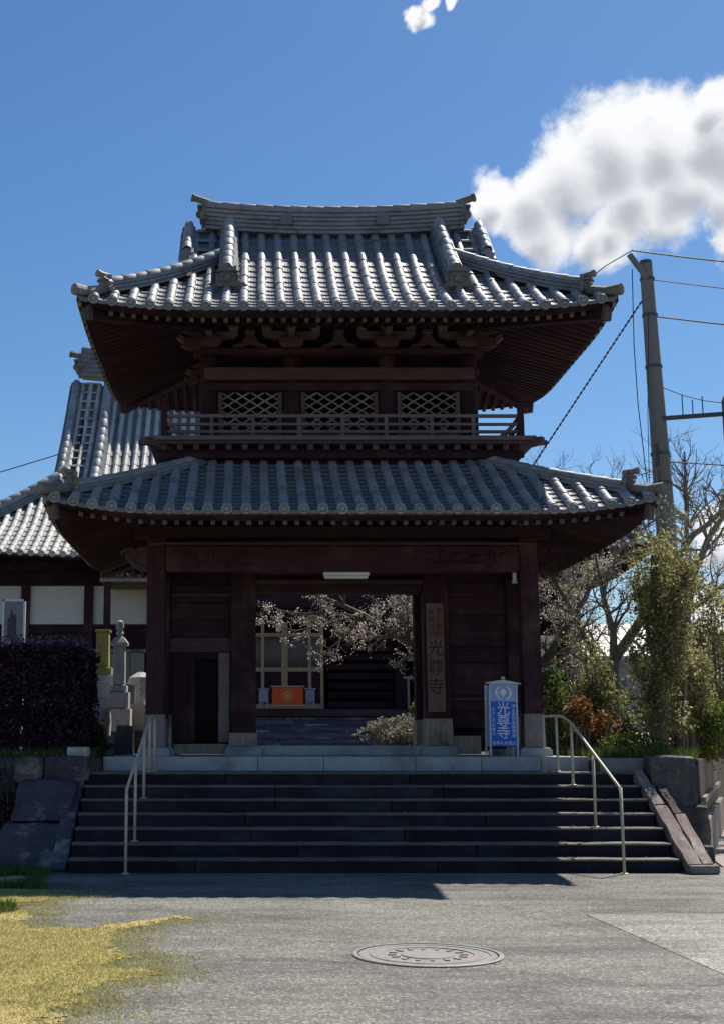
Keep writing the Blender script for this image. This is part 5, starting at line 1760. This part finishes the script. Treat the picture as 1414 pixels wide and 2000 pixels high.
def pale_shaft(t, x, y, z):
    MB().box((x, y, z + 1.58), (0.22, 0.22, 0.72), 0, 0, 0.94).build('shaft', 'stone_l', t, bevel=0.02)
    MB().lathe((x, y, z + 1.94), [(0.15, 0.0), (0.16, 0.05), (0.09, 0.15), (0.06, 0.17)], sq=True).build('roof_cap', 'stone_l', t, bevel=0.01)
    MB().lathe((x, y, z + 2.12), [(0.04, 0.0), (0.075, 0.05), (0.05, 0.10), (0.075, 0.16), (0.065, 0.26), (0.02, 0.30)], 10).build('finial', 'stone_l', t)


monument('stone_lantern', 'pale stone lantern with a knobbed finial between the lichen gravestone and the gate', 'stone lantern', -2.40, 24.5, PZ, [(0.56, -0.05, 0.38), (0.46, 0.38, 0.80), (0.38, 0.80, 1.10), (0.30, 1.10, 1.22)], pale_shaft, 'stone_l')


def low_shaft(t, x, y, z):
    MB().lathe((x, y, z + 0.9), [(0.12, 0.0), (0.11, 0.35), (0.26, 0.38), (0.22, 0.50), (0.06, 0.60)], 8).build('lamp_head', 'stone_l', t)


monument('stone_lantern', 'low mushroom capped stone lantern close to the left corner column', 'stone lantern', -2.06, 25.2, PZ, [(0.6, -0.05, 0.4), (0.4, 0.4, 0.9)], low_shaft, 'stone_l')
for i, (x, y, w, h, lab) in enumerate(((-2.75, 22.9, 0.34, 0.46, 'rough brown stone at the foot of the lichen gravestone'), (-2.45, 22.7, 0.38, 0.34, 'rough brown stone in the middle of the grave foreground'),
                                      (-2.12, 22.8, 0.30, 0.52, 'tall reddish stone next to the left corner column'), (-2.62, 23.3, 0.4, 0.85, 'upright rough stone between the two monuments'))):
    o = rock((x, y, PZ + h * 0.42), (w, w, h), 60 + i, 'stone_l' if i % 2 else 'tile_end', 'garden_stone', None, 0.16)
    tag(o, lab, 'stone', 'garden stones by the graves')
ns = thing('notice_board', 'white framed notice board showing a dark purple picture above the hedge', 'notice board', (-4.62, 26.0, PZ))
for x in (-4.83, -4.42):
    MB().box((x, 26.0, PZ + 1.48), (0.04, 0.05, 2.96)).build('frame_post', 'white', ns)
MB().box((-4.625, 26.0, PZ + 2.94), (0.45, 0.05, 0.04)).build('frame_head', 'white', ns)
MB().box((-4.625, 26.0, PZ + 2.05), (0.37, 0.04, 0.04)).build('frame_foot', 'white', ns)
MB().box((-4.625, 26.0, PZ + 2.495), (0.368, 0.02, 0.85)).build('panel', 'grey_paint', ns)
M['plum'] = surf_mat('plum_print', (0.05, 0.03, 0.06), (0.12, 0.08, 0.14), 6.0, 0.6)
mb = MB(); mb.prism([(-0.10, 2.16), (-0.11, 2.55), (-0.06, 2.62), (-0.03, 2.80), (0.0, 2.64), (0.06, 2.66), (0.07, 2.30), (0.10, 2.16)], 25.985, 25.989, Matrix.Translation((-4.64, 0, PZ))); mb.build('picture', 'plum', ns)

# ------------------------------------------------------------------ utility pole and wires
pole = thing('utility_pole', 'tall grey concrete utility pole behind the ivy covered tree', 'utility pole', (8.25, 26.0, 0.0))
mb = MB(); mb.tube([(8.28, 26.0, 0.0), (8.20, 26.0, 6.0), (8.08, 26.0, 11.22)], [0.22, 0.19, 0.125], 16); mb.build('shaft', 'concrete', pole, smooth=False)
mb = MB(); mb.tube([(8.08, 26.0, 11.20), (8.08, 26.0, 11.27)], [0.13, 0.12], 14); mb.build('cap', 'metal', pole)
mb = MB(); mb.bar((7.66, 25.7, 11.30), (8.05, 25.88, 10.86), 0.075, 0.09); mb.build('brace_arm', 'concrete', pole)
for z in (10.85, 10.08, 9.0, 7.2, 6.6):
    mb = MB(); mb.tube([(8.085 + (11.2 - z) * 0.021, 26.0, z), (8.085 + (11.2 - z) * 0.021, 26.0, z + 0.05)], 0.145 + (11.2 - z) * 0.012, 14); mb.build('band', 'metal', pole)
mb = MB(); mb.bar((8.2, 25.86, 7.92), (9.52, 25.86, 8.02), 0.07, 0.08); mb.build('cross_arm', 'metal', pole)
for x, z, h in ((8.62, 7.98, 0.42), (8.82, 8.0, 0.30), (9.02, 8.02, 0.36)):
    i1 = MB(); i1.tube([(x, 25.86, z), (x, 25.86, z + h)], 0.012, 6); i1.build('insulator_pin', 'metal', pole)
mb = MB(); mb.lathe((9.72, 25.86, 7.25), [(0.26, 0.0), (0.30, 0.05), (0.30, 1.05), (0.26, 1.14), (0.08, 1.2)], 20); mb.build('transformer', 'metal', pole)
mb = MB(); mb.box((8.05, 25.92, 7.18), (0.10, 0.18, 0.42)); mb.build('junction_box', 'metal', pole)
mb = MB(); mb.tube([(8.02, 25.86, 6.9), (8.04, 25.86, 4.5), (8.12, 25.85, 1.3)], 0.03, 6); mb.build('conduit', 'concrete', pole)


def wire(label, pts, r, mat='cable', sag=0.0, name='power_line', group='overhead wires'):
    a, b = Vector(pts[0]), Vector(pts[-1])
    if len(pts) == 2:
        pts = [a.lerp(b, i / 14) - Vector((0, 0, 4 * sag * (i / 14) * (1 - i / 14))) for i in range(15)]
    o = MB().tube(pts, r, 5).build(name, mat)
    return tag(o, label, 'wire', group)


wire('topmost power line running right from the head of the utility pole', [(7.75, 25.8, 11.42), (26.0, 30.0, 12.6)], 0.018, sag=0.5)
wire('second power line from the top leaving the pole to the right', [(8.1, 26.0, 10.88), (26.0, 30.0, 12.0)], 0.012, sag=0.5)
wire('thick power line attached below the pole top on the right', [(8.1, 26.0, 10.10), (26.0, 30.0, 11.2)], 0.018, sag=0.5)
wire('thin sagging wire from the pole towards the transformer', [(8.2, 25.9, 8.6), (9.7, 25.9, 8.25)], 0.010, sag=0.10)
wire('low wire crossing behind the bare branches right of the pole', [(8.25, 25.9, 7.05), (26.0, 31.0, 7.8)], 0.014, sag=0.2)
wire('long thin wire crossing the sky at the left behind the main hall', [(-26.0, 56.0, 9.5), (-6.8, 51.0, 12.9)], 0.022, sag=0.4)
wire('wire reaching left from the pole head past the roof corner', [(7.75, 25.8, 11.42), (7.1, 25.4, 10.95), (5.6, 25.0, 9.7)], 0.012)
wire('slack service wire hanging down left of the pole', [(7.72, 25.75, 11.0), (7.68, 25.75, 9.4), (7.70, 25.75, 8.2), (7.80, 25.75, 6.6)], 0.010)
wire('second slack service wire hanging close to the pole', [(8.02, 25.8, 10.1), (7.96, 25.8, 9.0), (7.90, 25.8, 8.0), (7.86, 25.8, 6.6)], 0.008)
guy = thing('guy_wire', 'guy wire with a black banded guard slanting from the pole down behind the gate', 'wire', (6.8, 26.2, 8.8))
ga, gb_ = Vector((8.02, 26.0, 10.5)), Vector((4.4, 27.0, 5.1))
MB().tube([ga, gb_], 0.012, 6).build('strand', 'cable', guy)
for i in range(46):
    a, b = ga.lerp(gb_, (i + 0.15) / 60), ga.lerp(gb_, (i + 0.65) / 60)
    MB().tube([a, b], 0.021, 6).build('guard_band', 'cable', guy)

# ------------------------------------------------------------------ plants
def perp(d):
    a = d.cross(Vector((0, 0, 1)))
    if a.length < 0.05: a = Vector((1, 0, 0))
    return a.normalized()


def rvec():
    return Vector((rnd.gauss(0, 1), rnd.gauss(0, 1), rnd.gauss(0, 1)))


class Tree:
    def __init__(s):
        s.wood, s.twig, s.tips = MB(), MB(), []

    def limb(s, pts, r0, r1, kids=0, level=1, klen=1.0, up=0.25, spread=0.9, depth=2, start=0.25, side=0.0, mats=None):
        pts = [Vector(p) for p in pts]
        # resample with small crooks
        fine = []
        for a, b in zip(pts[:-1], pts[1:]):
            m = max(2, int((b - a).length / 0.28))
            for i in range(m):
                fine.append(a.lerp(b, i / m) + rvec() * (b - a).length * 0.012 * (1 if i else 0))
        fine.append(pts[-1])
        n = len(fine)
        rad = [r0 + (r1 - r0) * i / (n - 1) for i in range(n)]
        (s.wood if r0 > 0.02 else s.twig).tube(fine, rad, 7 if r0 > 0.05 else (5 if r0 > 0.02 else 3), caps=r0 > 0.02)
        for i in range(kids):
            t = start + (1 - start) * (i + rnd.random() * 0.8) / kids
            j = min(n - 2, int(t * (n - 1)))
            d = (fine[j + 1] - fine[j]).normalized()
            v = rvec(); v -= d * v.dot(d); v.normalize()
            e = (d * rnd.uniform(0.35, 0.8) + v * spread + Vector((0, 0, up)) + Vector((side, 0, 0))).normalized()
            s.branch(fine[j], e, klen * rnd.uniform(0.55, 1.15) * (1.1 - 0.5 * t), max(0.006, rad[j] * 0.55), depth, up)
        s.tips.append(fine[-1])

    def branch(s, p, d, L, r, depth, up):
        n = 5
        pts = [p]
        q, e = p.copy(), d.copy()
        for i in range(n):
            e = (e + rvec() * 0.16 + Vector((0, 0, up * 0.18))).normalized()
            q = q + e * (L / n)
            pts.append(q.copy())
        rad = [max(0.0035, r * (1 - 0.75 * i / n)) for i in range(n + 1)]
        (s.wood if r > 0.02 else s.twig).tube(pts, rad, 5 if r > 0.02 else 3, caps=False)
        s.tips += pts[2:]
        if depth > 0:
            for i in range(rnd.randint(3, 5)):
                j = rnd.randint(1, n)
                a = (pts[j] - pts[j - 1]).normalized()
                v = rvec(); v -= a * v.dot(a); v.normalize()
                s.branch(pts[j], (a * 0.7 + v * 0.75 + Vector((0, 0, up * 0.5))).normalized(), L * rnd.uniform(0.4, 0.65), r * 0.5, depth - 1, up)

    def finish(s, t, mat='bark', tw='twig', bud=None, nb=0, bsize=0.03, jit=0.05, crown_name='blossom'):
        s.wood.build('trunk', mat, t, smooth=True)
        if s.twig.v: s.twig.build('twigs', tw, t, kind='stuff')
        if bud and s.tips:
            T = np.array([tuple(p) for p in s.tips])
            P = T[nrs.randint(0, len(T), nb)] + nrs.normal(size=(nb, 3)) * jit
            o = quads_object(crown_name, leaf_quads(P, bsize, 0, 0.8), bud, t)
            tag(o, kind='stuff')


def blob_points(n, c, rad, seed, hollow=0.35, lump=0.35, cut=-0.15, freq=1.6):
    """points through a lumpy volume with gaps"""
    out = []
    c = Vector(c)
    while len(out) < n:
        v = rvec(); v.normalize()
        q = (hollow + (1 - hollow) * rnd.random() ** 0.5)
        w = 1.0 + lump * noise.noise(v * 1.8 + Vector((seed, 0, 0))) + 0.5 * lump * noise.noise(v * 4.5 + Vector((0, seed, 0)))
        p = Vector((v.x * rad[0], v.y * rad[1], v.z * rad[2])) * q * w + c
        if noise.noise(p * freq + Vector((0, 0, seed))) < cut: continue
        out.append(tuple(p))
    return out


def bush(name, label, cat, c, rad, n, leaf, size, seed, group=None, stems=7, base=PZ, twig='twig', cut=-0.15, cname='foliage', freq=1.6):
    t = thing(name, label, cat, (c[0], c[1], base), group)
    mb = MB()
    for i in range(stems):
        a = rnd.random() * 6.283
        e = Vector((c[0] + rad[0] * 0.75 * math.cos(a) * rnd.random(), c[1] + rad[1] * 0.75 * math.sin(a) * rnd.random(), c[2] + rad[2] * rnd.uniform(0.3, 0.95)))
        s0 = Vector((c[0] + 0.12 * math.cos(a), c[1] + 0.12 * math.sin(a), base - 0.05))
        mb.tube([s0, s0.lerp(e, 0.5) + rvec() * 0.05, e], [0.022, 0.014, 0.005], 5)
    mb.build('stems', twig, t)
    o = quads_object(cname, leaf_quads(blob_points(n, c, rad, seed, cut=cut, freq=freq), size), leaf, t)
    tag(o, kind='stuff')
    return t


# clipped purple hedge on the left terrace
hedge = thing('hedge', 'tall clipped dark purple hedge on the left terrace', 'hedge', (-4.6, 20.3, PZ))
HX0, HX1, HY0, HY1 = -7.6, -2.42, 19.75, 21.3
hp = []
while len(hp) < 70000:
    x, y, z = rnd.uniform(HX0, HX1), rnd.uniform(HY0, HY1), rnd.uniform(PZ + 0.05, 2.98)
    p = Vector((x, y, z))
    # crowd towards the outer skin
    e = min(x - HX0, HX1 - x, y - HY0, 2.98 - z)
    if rnd.random() > math.exp(-e / 0.22) + 0.04: continue
    b = 0.13 * noise.noise(p * 1.7) + 0.07 * noise.noise(p * 4.5)
    corner = max(0, 0.25 - (HX1 - x)) * max(0, z - 2.6) * 1.5
    hp.append((x + b * 0.5, y + b, z + b - corner))
tag(quads_object('foliage', leaf_quads(hp, 0.066), 'leaf_hedge', hedge), kind='stuff')
top_pts = [(rnd.uniform(HX0, HX1 - 0.1), rnd.uniform(HY0, HY1), 2.98 + 0.16 * rnd.random() ** 2) for i in range(4200)]
tag(quads_object('lit_top_shoots', leaf_quads(top_pts, 0.05), 'leaf_lit_shoot', hedge), kind='stuff')  # brighter top layer stands for the light on the hedge
mb = MB()
for i in range(26):
    x = rnd.uniform(HX0 + 0.2, HX1 - 0.15); y = rnd.uniform(HY0 + 0.2, HY1 - 0.2)
    mb.tube([(x, y, PZ - 0.05), (x + rnd.gauss(0, .06), y, 2.0), (x + rnd.gauss(0, .12), y + rnd.gauss(0, .1), 2.85)], [0.03, 0.022, 0.008], 5)
mb.build('stems', 'bark', hedge)

# flowering tree in the court behind the gate: a mossy limb sweeps across the doorway
t1 = thing('cherry_tree', 'pale budding cherry tree in the court with a mossy limb sweeping across the doorway', 'tree', (5.3, 27.3, PZ))
T = Tree()
T.limb([(5.3, 27.3, PZ - .1), (5.1, 27.25, 2.0), (4.55, 27.1, 2.5)], 0.20, 0.15)
T.limb([(4.55, 27.1, 2.5), (4.02, 27.0, 2.80), (3.47, 27.0, 3.33), (2.6, 27.0, 3.92), (1.9, 27.0, 4.28), (1.2, 26.95, 4.55)], 0.105, 0.035, 20, klen=1.0, up=0.05, depth=2, start=0.05)
T.limb([(2.6, 27.0, 3.92), (1.9, 26.9, 4.12), (1.2, 26.8, 4.10), (0.7, 26.7, 4.14), (0.15, 26.7, 4.32)], 0.04, 0.008, 16, klen=0.45, up=-0.05, depth=1, start=0.05)
T.limb([(2.2, 27.0, 4.10), (1.5, 27.1, 3.92), (0.9, 27.1, 3.78), (0.45, 27.0, 3.92), (0.12, 27.0, 4.12)], 0.03, 0.008, 16, klen=0.42, up=-0.02, depth=1, start=0.1)
T.limb([(2.25, 27.0, 4.05), (2.0, 26.9, 3.75), (1.6, 26.9, 3.42), (1.15, 26.9, 3.12)], 0.03, 0.008, 10, klen=0.5, up=-0.1, depth=1)
T.limb([(4.3, 27.05, 2.65), (4.0, 27.2, 3.3), (3.5, 27.3, 4.0), (2.9, 27.3, 4.6)], 0.05, 0.015, 22, klen=0.8, up=0.1, depth=2, start=0.05)
T.limb([(4.5, 27.1, 2.5), (4.25, 27.0, 3.4), (3.9, 26.9, 4.3)], 0.045, 0.015, 20, klen=0.75, up=0.05, depth=2, start=0.05)
T.limb([(5.1, 27.25, 2.0), (4.6, 27.4, 3.4), (4.0, 27.5, 4.2), (3.2, 27.5, 5.0)], 0.12, 0.05, 16, klen=1.2, up=0.15, depth=2)
T.limb([(5.1, 27.25, 2.0), (5.6, 27.4, 3.4), (5.7, 27.5, 4.6), (5.6, 27.4, 5.6)], 0.12, 0.05, 16, klen=1.3, up=0.2, depth=2)
T.limb([(5.2, 27.3, 2.2), (6.0, 27.0, 3.3), (6.7, 26.6, 4.4), (7.0, 26.6, 5.2)], 0.10, 0.04, 14, klen=1.2, up=0.2, depth=2)
T.finish(t1, 'bark', 'pale_twig', 'blossom', 17000, 0.030, 0.045)

# bare trees right of the gate
t2 = thing('bare_tree', 'forked bare tree with pale trunk behind the orange leaved shrub', 'tree', (6.45, 24.0, PZ))
T = Tree()
T.limb([(6.40, 24.0, PZ - .1), (6.45, 24.0, 2.3), (6.50, 24.0, 3.0)], 0.13, 0.11)
T.limb([(6.48, 24.0, 2.35), (6.1, 23.9, 3.15), (5.75, 23.8, 3.85), (5.3, 23.7, 4.6)], 0.085, 0.03, 12, klen=1.0, up=0.2)
T.limb([(6.50, 24.0, 3.0), (6.55, 24.1, 3.5), (6.40, 24.1, 4.15), (6.3, 24.1, 4.9)], 0.08, 0.03, 12, klen=0.9, up=0.2)
T.limb([(6.50, 24.0, 3.0), (6.95, 24.0, 3.6), (7.5, 24.0, 4.45), (8.1, 24.1, 5.3), (8.9, 24.2, 5.9)], 0.10, 0.04, 16, klen=1.1, up=0.25)
T.finish(t2, 'bark_pale', 'pale_twig', 'leaf_ivy', 3000, 0.04, 0.07, 'leaves')
t3 = thing('bare_tree', 'tall dark bare tree at the right edge beyond the utility pole', 'tree', (9.0, 27.5, PZ))
T = Tree()
T.limb([(8.85, 27.5, PZ - .1), (8.9, 27.5, 3.5), (9.1, 27.5, 5.0)], 0.16, 0.11)
T.limb([(9.1, 27.5, 5.0), (9.12, 27.5, 6.2), (9.15, 27.5, 7.6)], 0.07, 0.022, 18, klen=1.3, up=0.35)
T.limb([(9.05, 27.5, 4.8), (9.5, 27.4, 5.7), (10.1, 27.3, 6.6), (10.8, 27.2, 7.4)], 0.085, 0.03, 16, klen=1.3, up=0.35)
T.limb([(9.0, 27.5, 4.4), (8.6, 27.6, 5.2), (8.3, 27.7, 6.0), (8.1, 27.7, 6.8)], 0.05, 0.02, 10, klen=0.9, up=0.35)
T.limb([(9.0, 27.5, 4.2), (9.6, 27.4, 4.6), (10.4, 27.3, 5.2)], 0.07, 0.025, 10, klen=1.0, up=0.3)
T.finish(t3, 'bark_pale', 'twig')
t4 = thing('bare_tree', 'fine bare crown showing above the lower roof left of the utility pole', 'tree', (7.0, 31.0, PZ))
T = Tree()
T.limb([(7.6, 31.0, PZ - .1), (7.5, 31.0, 4.5), (7.4, 31.0, 6.0)], 0.18, 0.10)
T.limb([(7.4, 31.0, 5.6), (7.0, 31.0, 7.0), (6.9, 31.0, 8.0)], 0.06, 0.02, 14, klen=1.2, up=0.3)
T.limb([(7.45, 31.0, 5.2), (8.0, 31.0, 6.6), (8.6, 31.0, 7.8)], 0.06, 0.02, 14, klen=1.2, up=0.3)
T.limb([(7.45, 31.0, 5.0), (8.6, 30.6, 6.0), (9.6, 30.4, 6.8)], 0.06, 0.02, 14, klen=1.2, up=0.3)
T.finish(t4, 'bark_pale', 'twig')

# ivy-covered trunk before the pole
iv = thing('ivy_tree', 'dead looking trunk wrapped in grey green ivy behind the right retaining wall', 'tree', (5.98, 19.7, PZ))
T = Tree()
T.limb([(5.95, 19.7, PZ - .1), (5.98, 19.72, 2.4), (6.02, 19.75, 3.5), (6.05, 19.75, 4.3)], 0.13, 0.07)
T.limb([(5.98, 19.72, 2.6), (5.85, 19.7, 3.3), (5.72, 19.7, 4.0)], 0.05, 0.015, 12, klen=0.5, depth=1)
T.limb([(6.0, 19.75, 2.9), (6.3, 19.7, 3.6), (6.55, 19.7, 4.25)], 0.05, 0.015, 12, klen=0.6, depth=1)
T.limb([(6.0, 19.75, 2.2), (6.25, 19.65, 2.7), (6.42, 19.6, 3.3)], 0.03, 0.01, 10, klen=0.45, depth=1)
T.limb([(5.98, 19.75, 1.9), (5.72, 19.65, 2.4), (5.55, 19.6, 3.0)], 0.03, 0.01, 10, klen=0.45, depth=1)
ip = []
for i in range(12500):
    z = PZ + 3.3 * rnd.random()
    w = 0.30 + 0.17 * noise.noise(Vector((z * 1.9, 0, 3))) + (0.08 if z < 3.4 else 0.16)
    a = rnd.random() * 6.283
    q = w * rnd.random() ** 0.6 * (1 + 0.5 * noise.noise(Vector((math.cos(a) * 1.4, math.sin(a) * 1.4, z * 2.2))))
    p = Vector((5.97 + 0.03 * (z - PZ) + q * math.cos(a), 19.72 + q * math.sin(a), z))
    if noise.noise(p * 3.2) < -0.08: continue
    ip.append(tuple(p))
tips = np.array([tuple(p) for p in T.tips])
ex = tips[nrs.randint(0, len(tips), 4500)] + nrs.normal(size=(4500, 3)) * 0.07
T.finish(iv, 'bark', 'twig')
tag(quads_object('foliage', leaf_quads(np.vstack([np.array(ip), ex]), 0.05), 'leaf_ivy', iv), kind='stuff')

# shrubs and undergrowth on the right terrace
bush('orange_shrub', 'shrub with rust orange leaves right of the handrail', 'shrub', (5.02, 20.6, 1.95), (0.24, 0.24, 0.28), 800, 'leaf_orange', 0.06, 3, cut=-0.05, freq=3)
bush('orange_shrub', 'smaller brownish orange shrub beside the ivy tree', 'shrub', (5.50, 20.9, 1.74), (0.24, 0.26, 0.30), 650, 'leaf_orange', 0.055, 4, cut=0.0, freq=3)
bush('garden_shrub', 'dark green upright shrub against the right corner column', 'shrub', (4.80, 21.6, 2.15), (0.30, 0.35, 0.75), 2600, 'leaf_green', 0.055, 5, cut=-0.1, freq=2.5)
bush('garden_shrub', 'bright yellow green bush at the right edge behind the fence', 'shrub', (7.15, 20.6, 1.72), (0.55, 0.5, 0.50), 5200, 'leaf_green', 0.055, 6)
bush('garden_shrub', 'brown twiggy bush right of the ivy tree', 'shrub', (6.75, 21.8, 2.15), (0.55, 0.5, 0.75), 4200, 'leaf_brown', 0.05, 7, cut=-0.05, stems=14)
bush('garden_shrub', 'tall mixed brown bush behind the bright green bush', 'shrub', (8.0, 23.5, 2.5), (0.9, 0.7, 1.15), 6500, 'leaf_brown', 0.06, 8, cut=-0.05, stems=16)
bush('garden_shrub', 'low olive bush in front of the forked bare tree', 'shrub', (5.95, 22.6, 1.75), (0.6, 0.5, 0.45), 3200, 'leaf_brown', 0.05, 9, cut=-0.05)
bush('garden_shrub', 'dusky bush in the gap between the gate and the forked tree', 'shrub', (5.35, 24.5, 1.95), (0.7, 0.5, 0.65), 3600, 'leaf_brown', 0.055, 10, cut=-0.02, stems=14)
bush('garden_shrub', 'far green bush below the pale roofed house', 'shrub', (8.9, 38.0, 2.3), (2.2, 1.0, 1.0), 6000, 'leaf_green', 0.10, 11)
bush('garden_shrub', 'far brown thicket right of the pale roofed house', 'shrub', (14.2, 40.0, 3.0), (2.6, 1.2, 2.0), 9000, 'leaf_brown', 0.10, 12, cut=-0.02)
bush('garden_shrub', 'ivy clump hanging on the upper fork of the right trees', 'shrub', (7.25, 22.6, 4.05), (0.75, 0.4, 0.42), 2600, 'leaf_ivy', 0.05, 13, base=PZ, cut=0.02, stems=5)
bush('garden_shrub', 'low tuft of leafy weeds over the right retaining wall', 'shrub', (5.5, 19.4, 1.5), (0.5, 0.3, 0.2), 1500, 'leaf_green', 0.045, 14, stems=4)
bush('garden_shrub', 'sparse brown and green growth between the two orange shrubs', 'shrub', (5.28, 21.6, 2.0), (0.42, 0.35, 0.55), 2400, 'leaf_brown', 0.05, 21, cut=0.0, stems=10)
bush('garden_shrub', 'pale yellow green shrub spreading left of the ivy covered trunk', 'shrub', (5.55, 21.9, 2.35), (0.42, 0.4, 0.85), 3600, 'leaf_ivy', 0.05, 31, cut=-0.02, stems=12)
bush('garden_shrub', 'tall sunlit yellow green shrub right of the ivy covered trunk', 'shrub', (6.62, 20.5, 2.35), (0.42, 0.4, 0.95), 4600, 'leaf_ivy', 0.05, 32, cut=-0.04, stems=12)
bush('garden_shrub', 'broad loose yellow green shrub at the right edge under the bare crown', 'shrub', (7.7, 22.2, 3.0), (0.75, 0.5, 0.95), 5200, 'leaf_ivy', 0.055, 33, cut=0.0, stems=14)
bush('garden_shrub', 'thin tangle of yellowish creeper at the top of the ivy covered trunk', 'shrub', (6.35, 20.1, 3.95), (0.55, 0.35, 0.45), 2200, 'leaf_ivy', 0.05, 34, cut=0.03, stems=6)
bush('azalea', 'low clipped azalea with frosted pale top inside the gate', 'shrub', (3.12, 28.0, 1.70), (0.92, 0.5, 0.40), 9000, 'azalea', 0.05, 15, cut=-0.2)
bush('garden_shrub', 'small yellow green plant behind the azalea by the hall', 'shrub', (4.12, 33.0, 2.3), (0.22, 0.2, 0.28), 800, 'leaf_green', 0.06, 16, stems=3)
bush('garden_shrub', 'dry brown plants among the garden stones left of the gate', 'shrub', (-2.5, 22.0, 1.62), (0.42, 0.25, 0.32), 1400, 'leaf_brown', 0.05, 17, cut=0.0, stems=10)
bush('garden_shrub', 'tuft of weeds growing from the left retaining wall', 'shrub', (-3.35, 18.2, 0.75), (0.35, 0.2, 0.45), 1300, 'leaf_hedge', 0.05, 18, base=0.2, stems=5)
gp_ = []
while len(gp_) < 9000:
    x, y = rnd.uniform(4.85, 8.2), rnd.uniform(18.6, 23.0)
    if noise.noise(Vector((x * 1.5, y * 1.5, 2))) > -0.2 and x < 6.1 + (y - 18.6) * 0.36: gp_.append((x, y, PZ - 0.03))
while len(gp_) < 12000:
    gp_.append((rnd.uniform(-7, -2.2), rnd.uniform(18.8, 19.75), PZ - 0.03))
blades('terrace_grass', gp_, 0.13, 'green_grass', 0.008, 0.9)['label'] = 'green grass on the terraces either side of the stairs'

# the house beyond the garden
hs = thing('house', 'distant low house with a pale metal roof seen through the trees at the right', 'house', (13.4, 50.0, 0.5))
MB().box((14.0, 53.0, 3.3), (6.4, 5.4, 2.7)).build('wall', 'far_wall', hs)
mb = MB()
mb.prism([(49.7, 4.6), (53.0, 6.05), (56.4, 4.6), (56.4, 4.72), (53.0, 6.18), (49.7, 4.72)], 10.5, 17.5, frame((0, 1, 0), (1, 0, 0), (0, 0, 1), (0, 0, 0)))
rf_ = mb.build('roof', 'far_roof', hs)
for i in range(14):
    x = 10.7 + 0.5 * i
    m2 = MB(); m2.bar((x, 49.72, 4.75), (x, 52.95, 6.18), 0.05, 0.05); m2.build('roof_seam', 'far_roof', rf_)
for x in (12.2, 13.6, 15.4):
    w_ = MB().box((x, 50.27, 3.4), (0.9, 0.05, 1.0)).build('window', 'glass', hs)
    MB().box((x, 50.25, 2.87), (1.0, 0.08, 0.05)).build('sill', 'alu', w_)

# fallen leaves and grit on the steps and the asphalt
fl_ = []
for i in range(420):
    k = rnd.randint(0, 6)
    fl_.append((rnd.uniform(SX0 + 0.1, SX1 - 0.1), Y0 + RUN * k + rnd.uniform(0.03, 0.26), RISE * (k + 1) + 0.012))
for i in range(420):
    x, y = rnd.uniform(-2.5, 6.5), 16.45 - abs(rnd.gauss(0, 1)) * 1.6
    fl_.append((x, y, 0.010))
lq = leaf_quads(fl_, 0.035)
lq[:, :, 2] = lq[:, :, 2] * 0.25 + np.array(fl_)[:, None, 2] * 0.75
ll = quads_object('fallen_leaves', lq, 'leaf_brown')
tag(ll, 'dry fallen leaves scattered over the steps and the asphalt', None, None, 'stuff')
